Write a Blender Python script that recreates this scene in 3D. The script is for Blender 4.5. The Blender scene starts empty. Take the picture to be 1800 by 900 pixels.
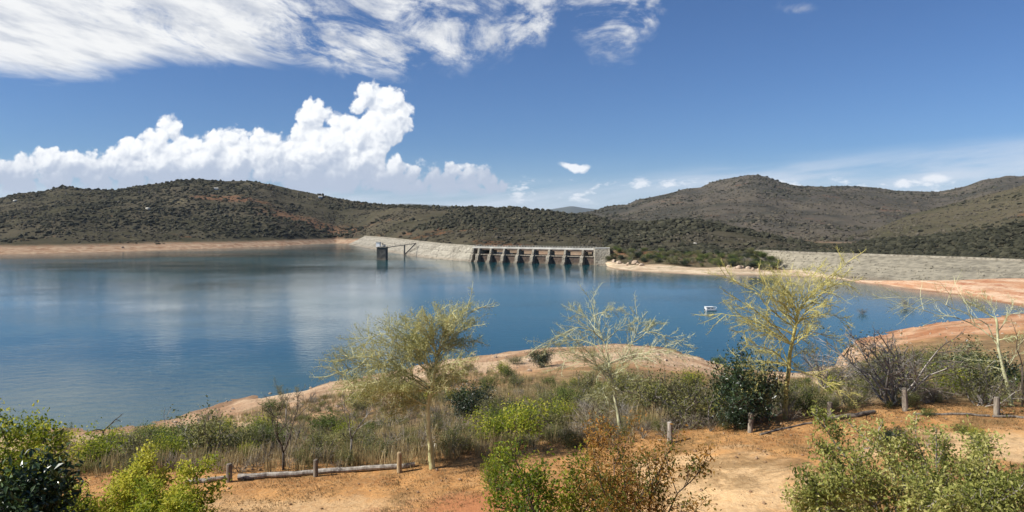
import bpy, math, random
import numpy as np
from mathutils import Vector, Matrix, Quaternion

# ------------------------------------------------------------------ camera, sky, sun, exposure
SC = bpy.context.scene
COL = SC.collection
F, CX, HY, CH = 1285.0, 900.0, 395.0, 25.0        # focal length (px of an 1800 px wide picture), centre, horizon, eye height above the lake

cam_d = bpy.data.cameras.new("camera"); cam = bpy.data.objects.new("camera", cam_d); COL.objects.link(cam)
cam.location = (0, 0, CH); cam.rotation_euler = (math.pi/2, 0, 0)
cam_d.sensor_width = 36; cam_d.lens = 36*F/1800; cam_d.shift_y = -(450-HY)/1800
cam_d.clip_start = 0.3; cam_d.clip_end = 60000
SC.camera = cam

SUN_EL, SUN_AZ = 40.0, 255.0                      # azimuth clockwise from +Y
SUN_STRENGTH, SKY_STRENGTH = 4.8, 0.072
EXPOSURE = 0.58
SC.view_settings.view_transform = 'Standard'; SC.view_settings.look = 'None'
SC.view_settings.exposure = EXPOSURE; SC.view_settings.gamma = 1; SC.view_settings.use_curve_mapping = False
SC.cycles.use_denoising = True
SC.cycles.use_adaptive_sampling = True; SC.cycles.adaptive_threshold = 0.015
SC.cycles.max_bounces = 6; SC.cycles.diffuse_bounces = 2; SC.cycles.glossy_bounces = 2
SC.cycles.transmission_bounces = 3; SC.cycles.transparent_max_bounces = 4
SC.cycles.sample_clamp_indirect = 6

sun_d = bpy.data.lights.new("sun", 'SUN'); sun = bpy.data.objects.new("sun", sun_d); COL.objects.link(sun)
sun_d.energy = SUN_STRENGTH; sun_d.angle = math.radians(0.5); sun_d.color = (1.0, 0.955, 0.88)
_a, _e = math.radians(SUN_AZ), math.radians(SUN_EL)
SUN_DIR = Vector((math.sin(_a)*math.cos(_e), math.cos(_a)*math.cos(_e), math.sin(_e)))
sun.rotation_euler = (-SUN_DIR).to_track_quat('-Z', 'Y').to_euler(); sun.location = SUN_DIR*200

# ---- small expression builder over shader nodes
class NT:
    def __init__(s, tree): s.t = tree; s.n = tree.nodes; s.l = tree.links
    def new(s, typ, **kw):
        nd = s.n.new(typ)
        for k, v in kw.items(): setattr(nd, k, v)
        return nd
    def put(s, sock, v):
        if isinstance(v, X): s.l.new(v.s, sock)
        elif hasattr(v, 'is_output'): s.l.new(v, sock)
        else: sock.default_value = v
    def math(s, op, *a, clamp=False):
        nd = s.new('ShaderNodeMath', operation=op, use_clamp=clamp)
        for i, v in enumerate(a): s.put(nd.inputs[i], v)
        return X(s, nd.outputs[0])
    def vmath(s, op, *a, out=0):
        nd = s.new('ShaderNodeVectorMath', operation=op)
        for i, v in enumerate(a):
            if op == 'SCALE' and i == 1: s.put(nd.inputs['Scale'], v)
            else: s.put(nd.inputs[i], v)
        return X(s, nd.outputs['Value' if op in ('DISTANCE', 'LENGTH', 'DOT_PRODUCT') else 'Vector'])
    def sep(s, v):
        nd = s.new('ShaderNodeSeparateXYZ'); s.put(nd.inputs[0], v); return [X(s, o) for o in nd.outputs]
    def comb(s, x, y, z=0.0):
        nd = s.new('ShaderNodeCombineXYZ')
        for i, v in enumerate((x, y, z)): s.put(nd.inputs[i], v)
        return X(s, nd.outputs[0])
    def noise(s, vec, scale, detail=5, rough=.55, dist=0., col=False, lac=2.0):
        nd = s.new('ShaderNodeTexNoise'); s.put(nd.inputs['Vector'], vec)
        nd.inputs['Scale'].default_value = scale; nd.inputs['Detail'].default_value = detail
        nd.inputs['Roughness'].default_value = rough; nd.inputs['Distortion'].default_value = dist; nd.inputs['Lacunarity'].default_value = lac
        return X(s, nd.outputs['Color' if col else 'Fac'])
    def voro(s, vec, scale, feature='F1', out='Distance'):
        nd = s.new('ShaderNodeTexVoronoi', feature=feature); s.put(nd.inputs['Vector'], vec); nd.inputs['Scale'].default_value = scale
        return X(s, nd.outputs[out])
    def step(s, v, a, b, lo=0., hi=1.):
        nd = s.new('ShaderNodeMapRange', interpolation_type='SMOOTHSTEP')
        s.put(nd.inputs['Value'], v)
        for k, q in (('From Min', a), ('From Max', b), ('To Min', lo), ('To Max', hi)): s.put(nd.inputs[k], q)
        return X(s, nd.outputs['Result'])
    def curve(s, v, pts):
        """piecewise linear y(x), x in any range"""
        xs = [p[0] for p in pts]; ys = [p[1] for p in pts]
        x0, x1, y0, y1 = min(xs), max(xs), min(ys), max(ys)
        if y1 == y0: y1 = y0+1
        nd = s.new('ShaderNodeFloatCurve'); c = nd.mapping.curves[0]
        q = [((x-x0)/(x1-x0), (y-y0)/(y1-y0)) for x, y in pts]
        while len(c.points) < len(q): c.points.new(.5, .5)
        for p, (a, b) in zip(c.points, q): p.location = (a, b); p.handle_type = 'VECTOR'
        nd.mapping.update()
        s.put(nd.inputs['Value'], s.math('MULTIPLY', s.math('SUBTRACT', v, x0), 1/(x1-x0), clamp=True))
        return X(s, nd.outputs[0])*(y1-y0)+y0
    def mix(s, f, a, b):
        nd = s.new('ShaderNodeMix', data_type='RGBA'); s.put(nd.inputs[0], f)
        for i, v in ((6, a), (7, b)):
            s.put(nd.inputs[i], (*v, 1) if isinstance(v, tuple) and len(v) == 3 else v)
        return X(s, nd.outputs[2])
class X:
    def __init__(s, nt, sock): s.nt = nt; s.s = sock
    def __add__(s, o): return s.nt.math('ADD', s, o)
    def __radd__(s, o): return s.nt.math('ADD', o, s)
    def __sub__(s, o): return s.nt.math('SUBTRACT', s, o)
    def __rsub__(s, o): return s.nt.math('SUBTRACT', o, s)
    def __mul__(s, o): return s.nt.math('MULTIPLY', s, o)
    def __rmul__(s, o): return s.nt.math('MULTIPLY', o, s)
    def __truediv__(s, o): return s.nt.math('DIVIDE', s, o)

def build_world():
    w = bpy.data.worlds.new("World"); SC.world = w; w.use_nodes = True
    t = NT(w.node_tree); w.node_tree.nodes.clear()
    sky = t.new('ShaderNodeTexSky', sky_type='NISHITA', sun_disc=False)
    sky.sun_elevation = math.radians(SUN_EL); sky.sun_rotation = math.radians(SUN_AZ)
    sky.altitude = 800; sky.air_density = 1.0; sky.dust_density = 0.35; sky.ozone_density = 3.5
    d = X(t, t.new('ShaderNodeTexCoord').outputs['Generated'])
    dx, dy, dz = t.sep(d)
    ysafe = t.math('MAXIMUM', dy, 0.02)
    front = t.step(dy, 0.05, 0.25)
    u = dx/ysafe*F+CX                         # tangent-plane chart of the northern sky
    v = HY-dz/ysafe*F
    p = t.comb(u, v, 0)
    # fractal warp
    n1 = t.vmath('SUBTRACT', t.noise(p, 1/55, 4, .55, col=True), (.5, .5, .5))
    n2 = t.vmath('SUBTRACT', t.noise(p, 1/16, 5, .6, col=True), (.5, .5, .5))
    wp = t.vmath('ADD', p, t.vmath('ADD', t.vmath('SCALE', n1, 30.), t.vmath('SCALE', n2, 9.)))
    blobs = [(-40,300,34),(5,302,26),(45,293,26),(85,285,24),(125,290,26),(160,297,26),(198,286,24),(235,268,27),(272,256,27),(294,226,21),
             (291,215,13),(320,262,24),(343,258,20),(378,252,23),(402,247,20),(430,262,22),(458,247,24),(482,250,20),(508,262,22),(532,240,22),
             (549,205,26),(556,192,18),(585,215,18),(609,220,20),(635,185,16),(648,172,22),(668,168,16),(685,180,28),(700,205,28),(670,225,40),(630,245,36),
             (590,255,38),(560,262,40),(520,278,36),(470,280,40),(410,288,38),(350,290,40),(290,290,40),(230,300,36),(170,312,28),(100,312,28),(30,322,28),
             (640,280,38),(690,298,22),(725,304,17),(760,308,19),(795,304,16),(826,308,15),(848,305,11),(862,318,13),(885,326,8),
             (600,305,34),(540,310,40),(660,315,24),(705,322,22),(740,328,20),(770,326,18),(800,330,16),(830,329,15),(858,331,11)]
    grp = bpy.data.node_groups.new("cumulus_field", 'ShaderNodeTree')
    grp.interface.new_socket("P", in_out='INPUT', socket_type='NodeSocketVector')
    grp.interface.new_socket("F", in_out='OUTPUT', socket_type='NodeSocketFloat')
    g = NT(grp); gi = g.new('NodeGroupInput'); go = g.new('NodeGroupOutput')
    acc = None
    for (cx, cy, r) in blobs:
        f = r+4.-g.vmath('DISTANCE', X(g, gi.outputs[0]), (cx, cy, 0.))
        acc = f if acc is None else g.math('SMOOTH_MAX', acc, f, 9.0)
    g.put(go.inputs[0], acc)
    def field(vec):
        nd = t.new('ShaderNodeGroup'); nd.node_tree = grp; t.put(nd.inputs[0], vec); return X(t, nd.outputs[0])
    def billow(vec):
        a = t.new('ShaderNodeTexVoronoi', feature='F1'); t.put(a.inputs['Vector'], vec); a.inputs['Scale'].default_value = 1/23
        b = t.new('ShaderNodeTexVoronoi', feature='F1'); t.put(b.inputs['Vector'], vec); b.inputs['Scale'].default_value = 1/9.5
        return (.45-X(t, a.outputs['Distance']))*17.+(.45-X(t, b.outputs['Distance']))*8.
    f0 = field(wp)+billow(wp)
    wp1 = t.vmath('ADD', wp, (-5., -7.5, 0.))
    f1 = field(wp1)+billow(wp1)
    fine = t.noise(p, 1/9, 6, .62)-.5
    base = t.step(v+fine*16+n_scalar(t, p, 1/70)*26, 330, 350, 1., 0.)
    edge = t.step(f0+fine*13, -3.0, 7.0)
    cum = edge*base*front
    lam = t.math('ADD', (f0-f1)/9.0*.38, .62, clamp=True)
    lump = t.step(t.noise(p, 1/26, 6, .6, .4), .36, .62)
    low = t.step(v+n_scalar(t, p, 1/40)*55, 255, 332)
    lit = t.math('MULTIPLY', lam*.50+.52, lump*.20+.82, clamp=True)
    lit = lit*(1-low*.62)
    ccol = t.mix(t.step(lit, .30, .98), (4.5, 5.2, 6.5), (9.7, 9.85, 10.0))
    # high broken layer: noise on a flat deck seen in perspective
    zs = t.math('MAXIMUM', dz, 0.03)
    q = t.comb(dx/zs, dy/zs*.36, 0)
    qx, qy, _ = t.sep(q)
    qr = t.comb(qx*.8+qy*.25, qy*.9-qx*.25, 0.)
    hn = t.noise(qr, 3.4, 8, .66, .6)
    hn2 = t.noise(qr, .9, 4, .5)
    lower = t.curve(u, [(-600,140),(0,128),(100,140),(210,126),(300,104),(400,114),(500,106),(600,122),(700,134),(800,122),(900,98),(955,74),(985,40),(1010,62),(1040,100),(1110,98),(1150,62),(1180,16),(1220,-60),(2400,-200)])
    solid = t.curve(u, [(-600,.35),(0,.33),(250,.30),(420,.17),(560,.07),(760,.06),(900,.05),(960,.0),(985,-.10),(1005,.02),(1080,.09),(1140,.06),(1200,-.2),(2400,-.6)])
    ed = t.step(lower-v+(hn-.5)*70, -14, 34)
    hn3 = t.noise(qr, 9., 6, .65)
    hi = t.step(hn+(hn2-.5)*.35+(hn3-.5)*.30+solid, .43, .68)*ed*front
    hshade = t.noise(qr, 5.5, 5, .6)
    hcol = t.mix(t.step(hshade+solid*.3, .36, .70), (5.3, 5.7, 6.5), (8.6, 8.7, 8.8))
    # a wisp right of the gap and thin veils low over the right hills
    wis = t.step(t.vmath('LENGTH', t.vmath('MULTIPLY', t.vmath('SUBTRACT', wp, (1392., 10., 0.)), (.022, .075, 0.))), 1.1, .2)*t.step(hn, .42, .68)*.7
    st = t.comb(u*.0016+v*.0012, v*.012+u*.0012, 0.)
    veil = t.step(t.noise(st, 1.7, 6, .6, .3), .28, .64)*t.step(v-t.curve(u, [(-600,300),(700,325),(1050,318),(1250,290),(1500,268),(1800,240),(2400,200)]), -14, 34)*front*.72
    # little puffs along the horizon
    pn = t.noise(t.comb(u*.018, v*.045, 3.), 1.0, 6, .6)
    puff = t.step(pn, .54, .66)*t.step(v, 306, 322)*t.step(v, 366, 345)*t.step(u, 850, 900)*front
    lens = t.step(t.vmath('LENGTH', t.vmath('MULTIPLY', t.vmath('SUBTRACT', wp, (1010., 293., 0.)), (.034, .11, 0.))), 1.05, .55)*front
    rp = t.step(t.vmath('LENGTH', t.vmath('MULTIPLY', t.vmath('SUBTRACT', wp, (1588., 324., 0.)), (.05, .11, 0.))), 1.1, .4)*front
    rp2 = t.step(t.vmath('LENGTH', t.vmath('MULTIPLY', t.vmath('SUBTRACT', wp, (1645., 316., 0.)), (.035, .10, 0.))), 1.1, .3)*front
    hz = t.step(v, 250, 400)*front*.34
    blue = t.vmath('MULTIPLY', sky.outputs[0], (.52, .675, .90))
    c = t.mix(hz, blue, (5.2, 6.5, 8.4))
    c = t.mix(veil, c, (6.6, 7.2, 8.2))
    c = t.mix(t.math('MAXIMUM', hi, wis), c, hcol)
    c = t.mix(t.math('MAXIMUM', t.math('MAXIMUM', puff*.8, lens), t.math('MAXIMUM', rp, rp2)*.85), c, (8.6, 8.9, 9.4))
    c = t.mix(cum, c, ccol)
    bg = t.new('ShaderNodeBackground'); t.put(bg.inputs[0], c); bg.inputs[1].default_value = SKY_STRENGTH
    out = t.new('ShaderNodeOutputWorld'); w.node_tree.links.new(bg.outputs[0], out.inputs[0])
def n_scalar(t, p, s): return t.noise(p, s, 4, .55)-.5
build_world()

# ------------------------------------------------------------------ helpers
R = random.Random(7)
NR = np.random.default_rng(7)
def px2t(px): return (px-CX)/F
def W(px, py, Y): return Vector(((px-CX)/F*Y, Y, CH-(py-HY)/F*Y))

def lat(ix, iy, seed):
    h = (ix.astype(np.int64)*374761393+iy.astype(np.int64)*668265263+seed*974634777) & 0x7fffffff
    h = ((h ^ (h >> 13))*1274126177) & 0x7fffffff
    return ((h ^ (h >> 16)) & 0xffff)/65535.0
def vnoise(x, y, seed=0):
    x = np.asarray(x, float); y = np.asarray(y, float)
    ix = np.floor(x); iy = np.floor(y); fx = x-ix; fy = y-iy
    fx = fx*fx*(3-2*fx); fy = fy*fy*(3-2*fy)
    a = lat(ix, iy, seed); b = lat(ix+1, iy, seed); c = lat(ix, iy+1, seed); d = lat(ix+1, iy+1, seed)
    return (a+(b-a)*fx)*(1-fy)+(c+(d-c)*fx)*fy-.5
def fbm(x, y, s, seed=0, o=4, g=.5):
    r = 0; a = 1
    for k in range(o): r = r+a*vnoise(x/s, y/s, seed+k); s = s/2.03; a *= g
    return r

def tag(o, label=None, cat=None, group=None, kind=None):
    if label: o['label'] = label
    if cat: o['category'] = cat
    if group: o['group'] = group
    if kind: o['kind'] = kind
    return o
def empty(name, loc, rz=0., sc=1.):
    o = bpy.data.objects.new(name, None); COL.objects.link(o); o.location = loc; o.rotation_euler = (0, 0, rz); o.scale = (sc, sc, sc)
    o.empty_display_size = .2
    return o
def link(name, me, parent=None, loc=None):
    o = bpy.data.objects.new(name, me); COL.objects.link(o)
    if parent is not None: o.parent = parent
    if loc is not None: o.location = loc
    return o
def mesh_np(name, V, Fq, mat, tint=None, smooth=False):
    """V (n,3); Fq (m,k) faces all of one size"""
    me = bpy.data.meshes.new(name); V = np.asarray(V, np.float32); Fq = np.asarray(Fq, np.int32); k = Fq.shape[1]
    me.vertices.add(len(V)); me.vertices.foreach_set('co', V.ravel())
    me.loops.add(Fq.size); me.loops.foreach_set('vertex_index', Fq.ravel())
    me.polygons.add(len(Fq)); me.polygons.foreach_set('loop_start', np.arange(0, Fq.size, k, dtype=np.int32))
    me.polygons.foreach_set('use_smooth', np.full(len(Fq), smooth))
    if tint is not None:
        a = me.attributes.new('tint', 'FLOAT', 'POINT'); a.data.foreach_set('value', np.asarray(tint, np.float32))
    me.update(calc_edges=True); me.validate()
    if mat: me.materials.append(mat)
    return me
class MB:
    def __init__(s): s.v = []; s.f = []; s.t = []
    def add(s, vs, fs, t=.5):
        b = len(s.v); s.v += [tuple(v) for v in vs]; s.f += [tuple(i+b for i in f) for f in fs]; s.t += [t]*len(vs)
    def tube(s, pts, rad, n=5, t=.5, cap=True, jag=0.):
        vs = []; fs = []; m = len(pts); prev = None
        for i, p in enumerate(pts):
            d = (pts[min(i+1, m-1)]-pts[max(i-1, 0)])
            if d.length < 1e-7: d = Vector((0, 0, 1))
            d.normalize()
            if prev is None:
                a = d.cross(Vector((.3, .9, .2)));
                if a.length < 1e-3: a = d.cross(Vector((1, 0, 0)))
            else: a = prev-d*prev.dot(d)
            if a.length < 1e-5: a = d.orthogonal()
            a.normalize(); prev = a; b = d.cross(a)
            for k in range(n):
                an = 2*math.pi*k/n; r = rad[i]*(1+jag*R.uniform(-1, 1))
                vs.append(p+a*(math.cos(an)*r)+b*(math.sin(an)*r))
        for i in range(m-1):
            for k in range(n):
                fs.append((i*n+k, i*n+(k+1) % n, (i+1)*n+(k+1) % n, (i+1)*n+k))
        if cap and n > 3: fs.append(tuple(range(n-1, -1, -1))); fs.append(tuple((m-1)*n+k for k in range(n)))
        s.add(vs, fs, t)
    def box(s, c, sz, rz=0., t=.5, taper=1.):
        x, y, z = [q/2 for q in sz]; vs = []
        for dz in (-z, z):
            k = 1 if dz < 0 else taper
            for dx, dy in ((-x, -y), (x, -y), (x, y), (-x, y)):
                X_, Y_ = dx*k, dy*k
                vs.append((c[0]+X_*math.cos(rz)-Y_*math.sin(rz), c[1]+X_*math.sin(rz)+Y_*math.cos(rz), c[2]+dz))
        s.add(vs, [(3, 2, 1, 0), (4, 5, 6, 7), (0, 1, 5, 4), (1, 2, 6, 5), (2, 3, 7, 6), (3, 0, 4, 7)], t)
    def prism(s, poly, d0, d1, t=.5):
        """poly list of 3-D points, swept from offset d0 to d1"""
        n = len(poly); vs = [Vector(q)+d0 for q in poly]+[Vector(q)+d1 for q in poly]
        fs = [tuple(range(n-1, -1, -1)), tuple(range(n, 2*n))]+[(i, (i+1) % n, n+(i+1) % n, n+i) for i in range(n)]
        s.add(vs, fs, t)
    def mesh(s, name, mat, smooth=False):
        me = bpy.data.meshes.new(name); me.from_pydata(s.v, [], s.f); me.update()
        a = me.attributes.new('tint', 'FLOAT', 'POINT'); a.data.foreach_set('value', np.asarray(s.t, np.float32))
        if smooth: me.polygons.foreach_set('use_smooth', np.ones(len(me.polygons), bool))
        if mat: me.materials.append(mat)
        return me
    def build(s, name, mat, parent=None, loc=None, smooth=False): return link(name, s.mesh(name, mat, smooth), parent, loc)

# ------------------------------------------------------------------ materials
def mat_new(name):
    m = bpy.data.materials.new(name); m.use_nodes = True; t = NT(m.node_tree)
    b = m.node_tree.nodes['Principled BSDF']; b.inputs['Specular IOR Level'].default_value = .25
    return m, t, b
def pos(t): return X(t, t.new('ShaderNodeNewGeometry').outputs['Position'])
def objco(t): return X(t, t.new('ShaderNodeTexCoord').outputs['Object'])
def bump(t, b, h, dist=.05, strength=1.):
    nd = t.new('ShaderNodeBump'); nd.inputs['Strength'].default_value = strength; nd.inputs['Distance'].default_value = dist
    t.put(nd.inputs['Height'], h); t.l.new(nd.outputs[0], b.inputs['Normal'])
def attr(t, name='tint'): return X(t, t.new('ShaderNodeAttribute', attribute_name=name).outputs['Fac'])
def orand(t): return X(t, t.new('ShaderNodeObjectInfo').outputs['Random'])

def leaf_mat(name, c0, c1, c2, rough=.55, trans=.35, spec=.3, var=.25):
    m, t, b = mat_new(name)
    f = attr(t)+(orand(t)-.5)*var
    col = t.mix(t.step(f, .0, .5), c0, c1); col = t.mix(t.step(f, .5, 1.), col, c2)
    t.put(b.inputs['Base Color'], col); b.inputs['Roughness'].default_value = rough; b.inputs['Specular IOR Level'].default_value = spec
    if trans > 0:
        tr = t.new('ShaderNodeBsdfTranslucent'); t.put(tr.inputs[0], col)
        mx = t.new('ShaderNodeMixShader'); mx.inputs[0].default_value = trans
        t.l.new(b.outputs[0], mx.inputs[1]); t.l.new(tr.outputs[0], mx.inputs[2])
        t.l.new(mx.outputs[0], m.node_tree.nodes['Material Output'].inputs[0])
    return m
def bark_mat(name, c0, c1, scale=6., rough=.85):
    m, t, b = mat_new(name); o = objco(t)
    n = t.noise(t.vmath('MULTIPLY', o, (1., 1., .25)), scale, 6, .65)
    t.put(b.inputs['Base Color'], t.mix(t.step(n+(attr(t)-.5)*.5, .3, .72), c0, c1)); b.inputs['Roughness'].default_value = rough
    bump(t, b, n, .02, .8)
    return m

M = {}
M['fever_bark'] = bark_mat('fever_bark', (.33, .32, .14), (.62, .59, .32))
M['fever_pale'] = bark_mat('fever_pale', (.33, .33, .18), (.58, .57, .36))
M['fever_yellow'] = bark_mat('fever_yellow', (.34, .31, .09), (.58, .51, .19))
M['dead_bark'] = bark_mat('dead_bark', (.10, .08, .065), (.26, .22, .18))
M['dark_bark'] = bark_mat('dark_bark', (.035, .028, .022), (.11, .085, .065))
M['grey_bark'] = bark_mat('grey_bark', (.13, .115, .10), (.33, .30, .26))
M['wood'] = bark_mat('weathered_wood', (.085, .07, .055), (.25, .21, .165), 9.)
M['post_grey'] = bark_mat('grey_post', (.12, .10, .08), (.34, .29, .225), 8.)
M['log'] = bark_mat('pale_log', (.16, .135, .11), (.46, .42, .36), 7.)
M['cutwood'] = bark_mat('cut_wood', (.22, .16, .09), (.45, .34, .2), 9.)
M['leaf_fever'] = leaf_mat('leaf_fever', (.20, .21, .06), (.39, .38, .125), (.58, .53, .22), trans=.45)
M['leaf_yellow'] = leaf_mat('leaf_yellow', (.09, .14, .010), (.26, .31, .025), (.55, .52, .07), trans=.5)
M['leaf_green'] = leaf_mat('leaf_green', (.045, .078, .016), (.095, .14, .026), (.19, .23, .05))
M['leaf_light'] = leaf_mat('leaf_light', (.13, .155, .03), (.33, .34, .085), (.58, .54, .21), trans=.45)
M['leaf_olive'] = leaf_mat('leaf_olive', (.07, .085, .026), (.16, .165, .055), (.30, .28, .10))
M['leaf_dark'] = leaf_mat('leaf_dark', (.010, .020, .008), (.018, .036, .013), (.045, .072, .022), rough=.38, trans=.15, spec=.5)
M['leaf_glossy'] = leaf_mat('leaf_glossy', (.013, .028, .008), (.028, .055, .015), (.075, .115, .03), rough=.34, trans=.08, spec=.4)
M['leaf_rust'] = leaf_mat('leaf_rust', (.11, .13, .018), (.34, .175, .035), (.50, .27, .07), trans=.5)
M['twig_dry'] = leaf_mat('twig_dry', (.14, .12, .09), (.24, .205, .155), (.36, .315, .24), trans=.0, rough=.9, spec=.1)
M['grass_dry'] = leaf_mat('grass_dry', (.19, .145, .075), (.36, .28, .14), (.54, .44, .24), trans=.3, rough=.8, spec=.1)
M['litter'] = leaf_mat('litter', (.10, .065, .03), (.20, .13, .055), (.33, .24, .11), trans=.1, rough=.9, spec=.1)

def make_ground():
    m, t, b = mat_new('soil'); p = pos(t); px_, py_, pz_ = t.sep(p)
    big = t.noise(p, .09, 6, .6, .6); mid = t.noise(p, .55, 7, .62); fine = t.noise(p, 4., 7, .7)
    # dry leaf litter over orange earth, bare pale trodden patches, red earth
    col = t.mix(t.step(mid, .32, .66), (.295, .138, .048), (.53, .275, .100))
    col = t.mix(t.step(fine, .40, .70)*.6, col, (.43, .275, .135))
    def patch(x, y, rx, ry, a, wob=.9):
        d = t.vmath('LENGTH', t.vmath('DIVIDE', t.vmath('MULTIPLY', t.vmath('SUBTRACT', p, (x, y, 0.)), (1., 1., 0.)), (rx, ry, 1.)))
        return t.step(d+(mid-.5)*wob+(fine-.5)*.5, 1.1, .45)*a
    pale = t.math('MAXIMUM', patch(7.2, 25.0, 3.6, 5.6, .85, 1.9), t.math('MAXIMUM', patch(18.5, 27., 6.2, 3.0, .9, 1.8), t.math('MAXIMUM', patch(-8.5, 26.3, 7.5, 2.0, .6, 1.8), patch(4.5, 23.0, 4.4, 2.0, .5, 1.8))))
    col = t.mix(pale*t.step(fine, .28, .6, .55, 1.), col, (.66, .455, .245))
    cover = t.step(t.noise(p, .33, 6, .7, .5), .47, .60)*t.step(mid, .35, .55)
    col = t.mix(cover*.7, col, (.185, .115, .050))
    col = t.mix(patch(-.9, 26.2, 4.2, 1.5, .8, 1.8), col, (.37, .145, .065))
    # shore: bare washed earth, banded by old water lines
    wave = t.noise(t.comb(px_*.05, py_*.05, pz_*1.9), 1.0, 5, .6)
    shore = t.step(pz_+(big-.5)*3.2, 5.2, 3.2)
    right = t.step(px_, 50., 85.)
    beach = t.mix(t.step(wave+(fine-.5)*.3, .36, .66), (.33, .195, .11), (.56, .41, .265))
    redb = t.mix(t.step(wave+(fine-.5)*.35, .38, .66), (.38, .165, .075), (.55, .33, .19))
    beach = t.mix(right*.85, beach, redb)
    wet = t.step(pz_+(mid-.5)*.25, .32, .06)
    beach = t.mix(wet*.6, beach, (.16, .10, .06))
    beach = t.mix(t.step(t.noise(p, .13, 6, .68, .5)+(fine-.5)*.25, .53, .64)*t.step(pz_, .5, 1.6)*.65, beach, (.20, .155, .085))
    col = t.mix(shore, col, beach)
    # scrub floor between the fence and the shore
    scrub = t.step(pz_+(big-.5)*2.5, 3.6, 5.2)*t.step(py_+(mid-.5)*6, 32., 38.)
    col = t.mix(scrub*.75, col, t.mix(t.step(mid, .35, .65), (.10, .08, .045), (.22, .165, .09)))
    t.put(b.inputs['Base Color'], col); b.inputs['Roughness'].default_value = .95; b.inputs['Specular IOR Level'].default_value = .1
    rill = t.noise(t.vmath('MULTIPLY', p, (1., .35, 1.)), 1.6, 6, .65)
    bump(t, b, fine*.6+mid*1.0+rill*shore*1.6, .16, 1.)
    return m
M['soil'] = make_ground()

def hill_mat(name, a, b_, c, red=.25, seed=0., sc=1., tan=(.17, .145, .085), shore=True, tracks=()):
    m, t, b = mat_new(name); p = t.vmath('ADD', pos(t), (seed, seed*.7, 0.)); pz = t.sep(p)[2]
    q = t.vmath('SCALE', p, sc)
    n1 = t.noise(q, .006, 6, .6, .4); n2 = t.noise(q, .03, 7, .65); n3 = t.noise(q, .14, 6, .7)
    col = t.mix(t.step(n1+(n2-.5)*.5, .38, .62), a, b_)
    col = t.mix(t.step(n2+(n3-.5)*.4, .44, .70)*.8, col, c)
    col = t.mix(t.step(t.noise(t.vmath('MULTIPLY', q, (1., 1., 3.)), .0085, 6, .6)+(n3-.5)*.25, .60, .70)*red, col, (.21, .085, .042))
    col = t.mix(t.step(t.noise(q, .013, 6, .65)+(n3-.5)*.3, .60, .72)*.7, col, tan)
    for (x, y, rx, ry, k) in tracks:
        dd = t.vmath('LENGTH', t.vmath('DIVIDE', t.vmath('MULTIPLY', t.vmath('SUBTRACT', pos(t), (x, y, 0.)), (1., 1., 0.)), (rx, ry, 1.)))
        col = t.mix(t.step(dd+(n2-.5)*1.6+(n3-.5)*1.2, 1.15, .5)*k, col, (.19, .098, .056))
    sh = t.step(pz+(n3-.5)*5., 7.5, 3.5)*(1. if shore else 0.)
    col = t.mix(sh, col, t.mix(t.step(n3, .35, .65), (.24, .145, .09), (.40, .295, .20)))
    t.put(b.inputs['Base Color'], col); b.inputs['Roughness'].default_value = 1.; b.inputs['Specular IOR Level'].default_value = 0.
    bump(t, b, n3, 2.2, .9)
    return m
M['hill'] = hill_mat('hill_ground', (.048, .046, .029), (.086, .074, .051), (.066, .060, .039), .45, tracks=[(-440, 1130, 60, 35, .7), (-285, 1050, 90, 50, .6), (-520, 720, 45, 30, .5), (-200, 900, 40, 40, .5)])
M['knoll'] = hill_mat('knoll_ground', (.070, .062, .038), (.12, .10, .062), (.16, .11, .065), .6, 400., 2., shore=False)
M['mount'] = hill_mat('mountain_ground', (.050, .049, .040), (.098, .084, .064), (.078, .068, .058), .35, 900., .7, (.19, .14, .09))
M['spur'] = hill_mat('spur_ground', (.062, .058, .036), (.100, .085, .056), (.078, .072, .043), .35, 3000., 1., (.165, .140, .078))
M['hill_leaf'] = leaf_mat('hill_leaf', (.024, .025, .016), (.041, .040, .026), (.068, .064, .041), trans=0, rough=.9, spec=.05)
M['hill_leaf_dry'] = leaf_mat('hill_leaf_dry', (.044, .040, .028), (.068, .060, .043), (.098, .085, .062), trans=0, rough=.9, spec=.05)
M['far_blue'] = mat_new('far_hill')[0]; M['far_blue'].node_tree.nodes['Principled BSDF'].inputs['Base Color'].default_value = (.060, .066, .048, 1)

def water_mat():
    m, t, b = mat_new('lake_water'); p = pos(t)
    n1 = t.noise(t.vmath('MULTIPLY', p, (.7, 1.1, 1.)), .55, 5, .6, .3); n2 = t.noise(p, .035, 4, .5); n3 = t.noise(t.vmath('MULTIPLY', p, (.4, 1., 1.)), .0075, 4, .55)
    col = t.mix(t.step(n3, .3, .7), (.005, .042, .056), (.010, .066, .072))
    t.put(b.inputs['Base Color'], col); b.inputs['IOR'].default_value = 1.333; b.inputs['Specular IOR Level'].default_value = .5
    t.put(b.inputs['Roughness'], t.step(n3, .35, .65, .05, .13)); b.inputs['Specular Tint'].default_value = (.47, .62, .60, 1)
    lane = t.step(t.noise(t.vmath('MULTIPLY', p, (.25, 1., 1.)), .02, 5, .6, .4), .38, .64, .6, 1.1)
    bump(t, b, n1*t.step(n2, .3, .65, .5, 1.)*lane+n2*.3, .10, .6)
    return m
M['water'] = water_mat()

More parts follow.
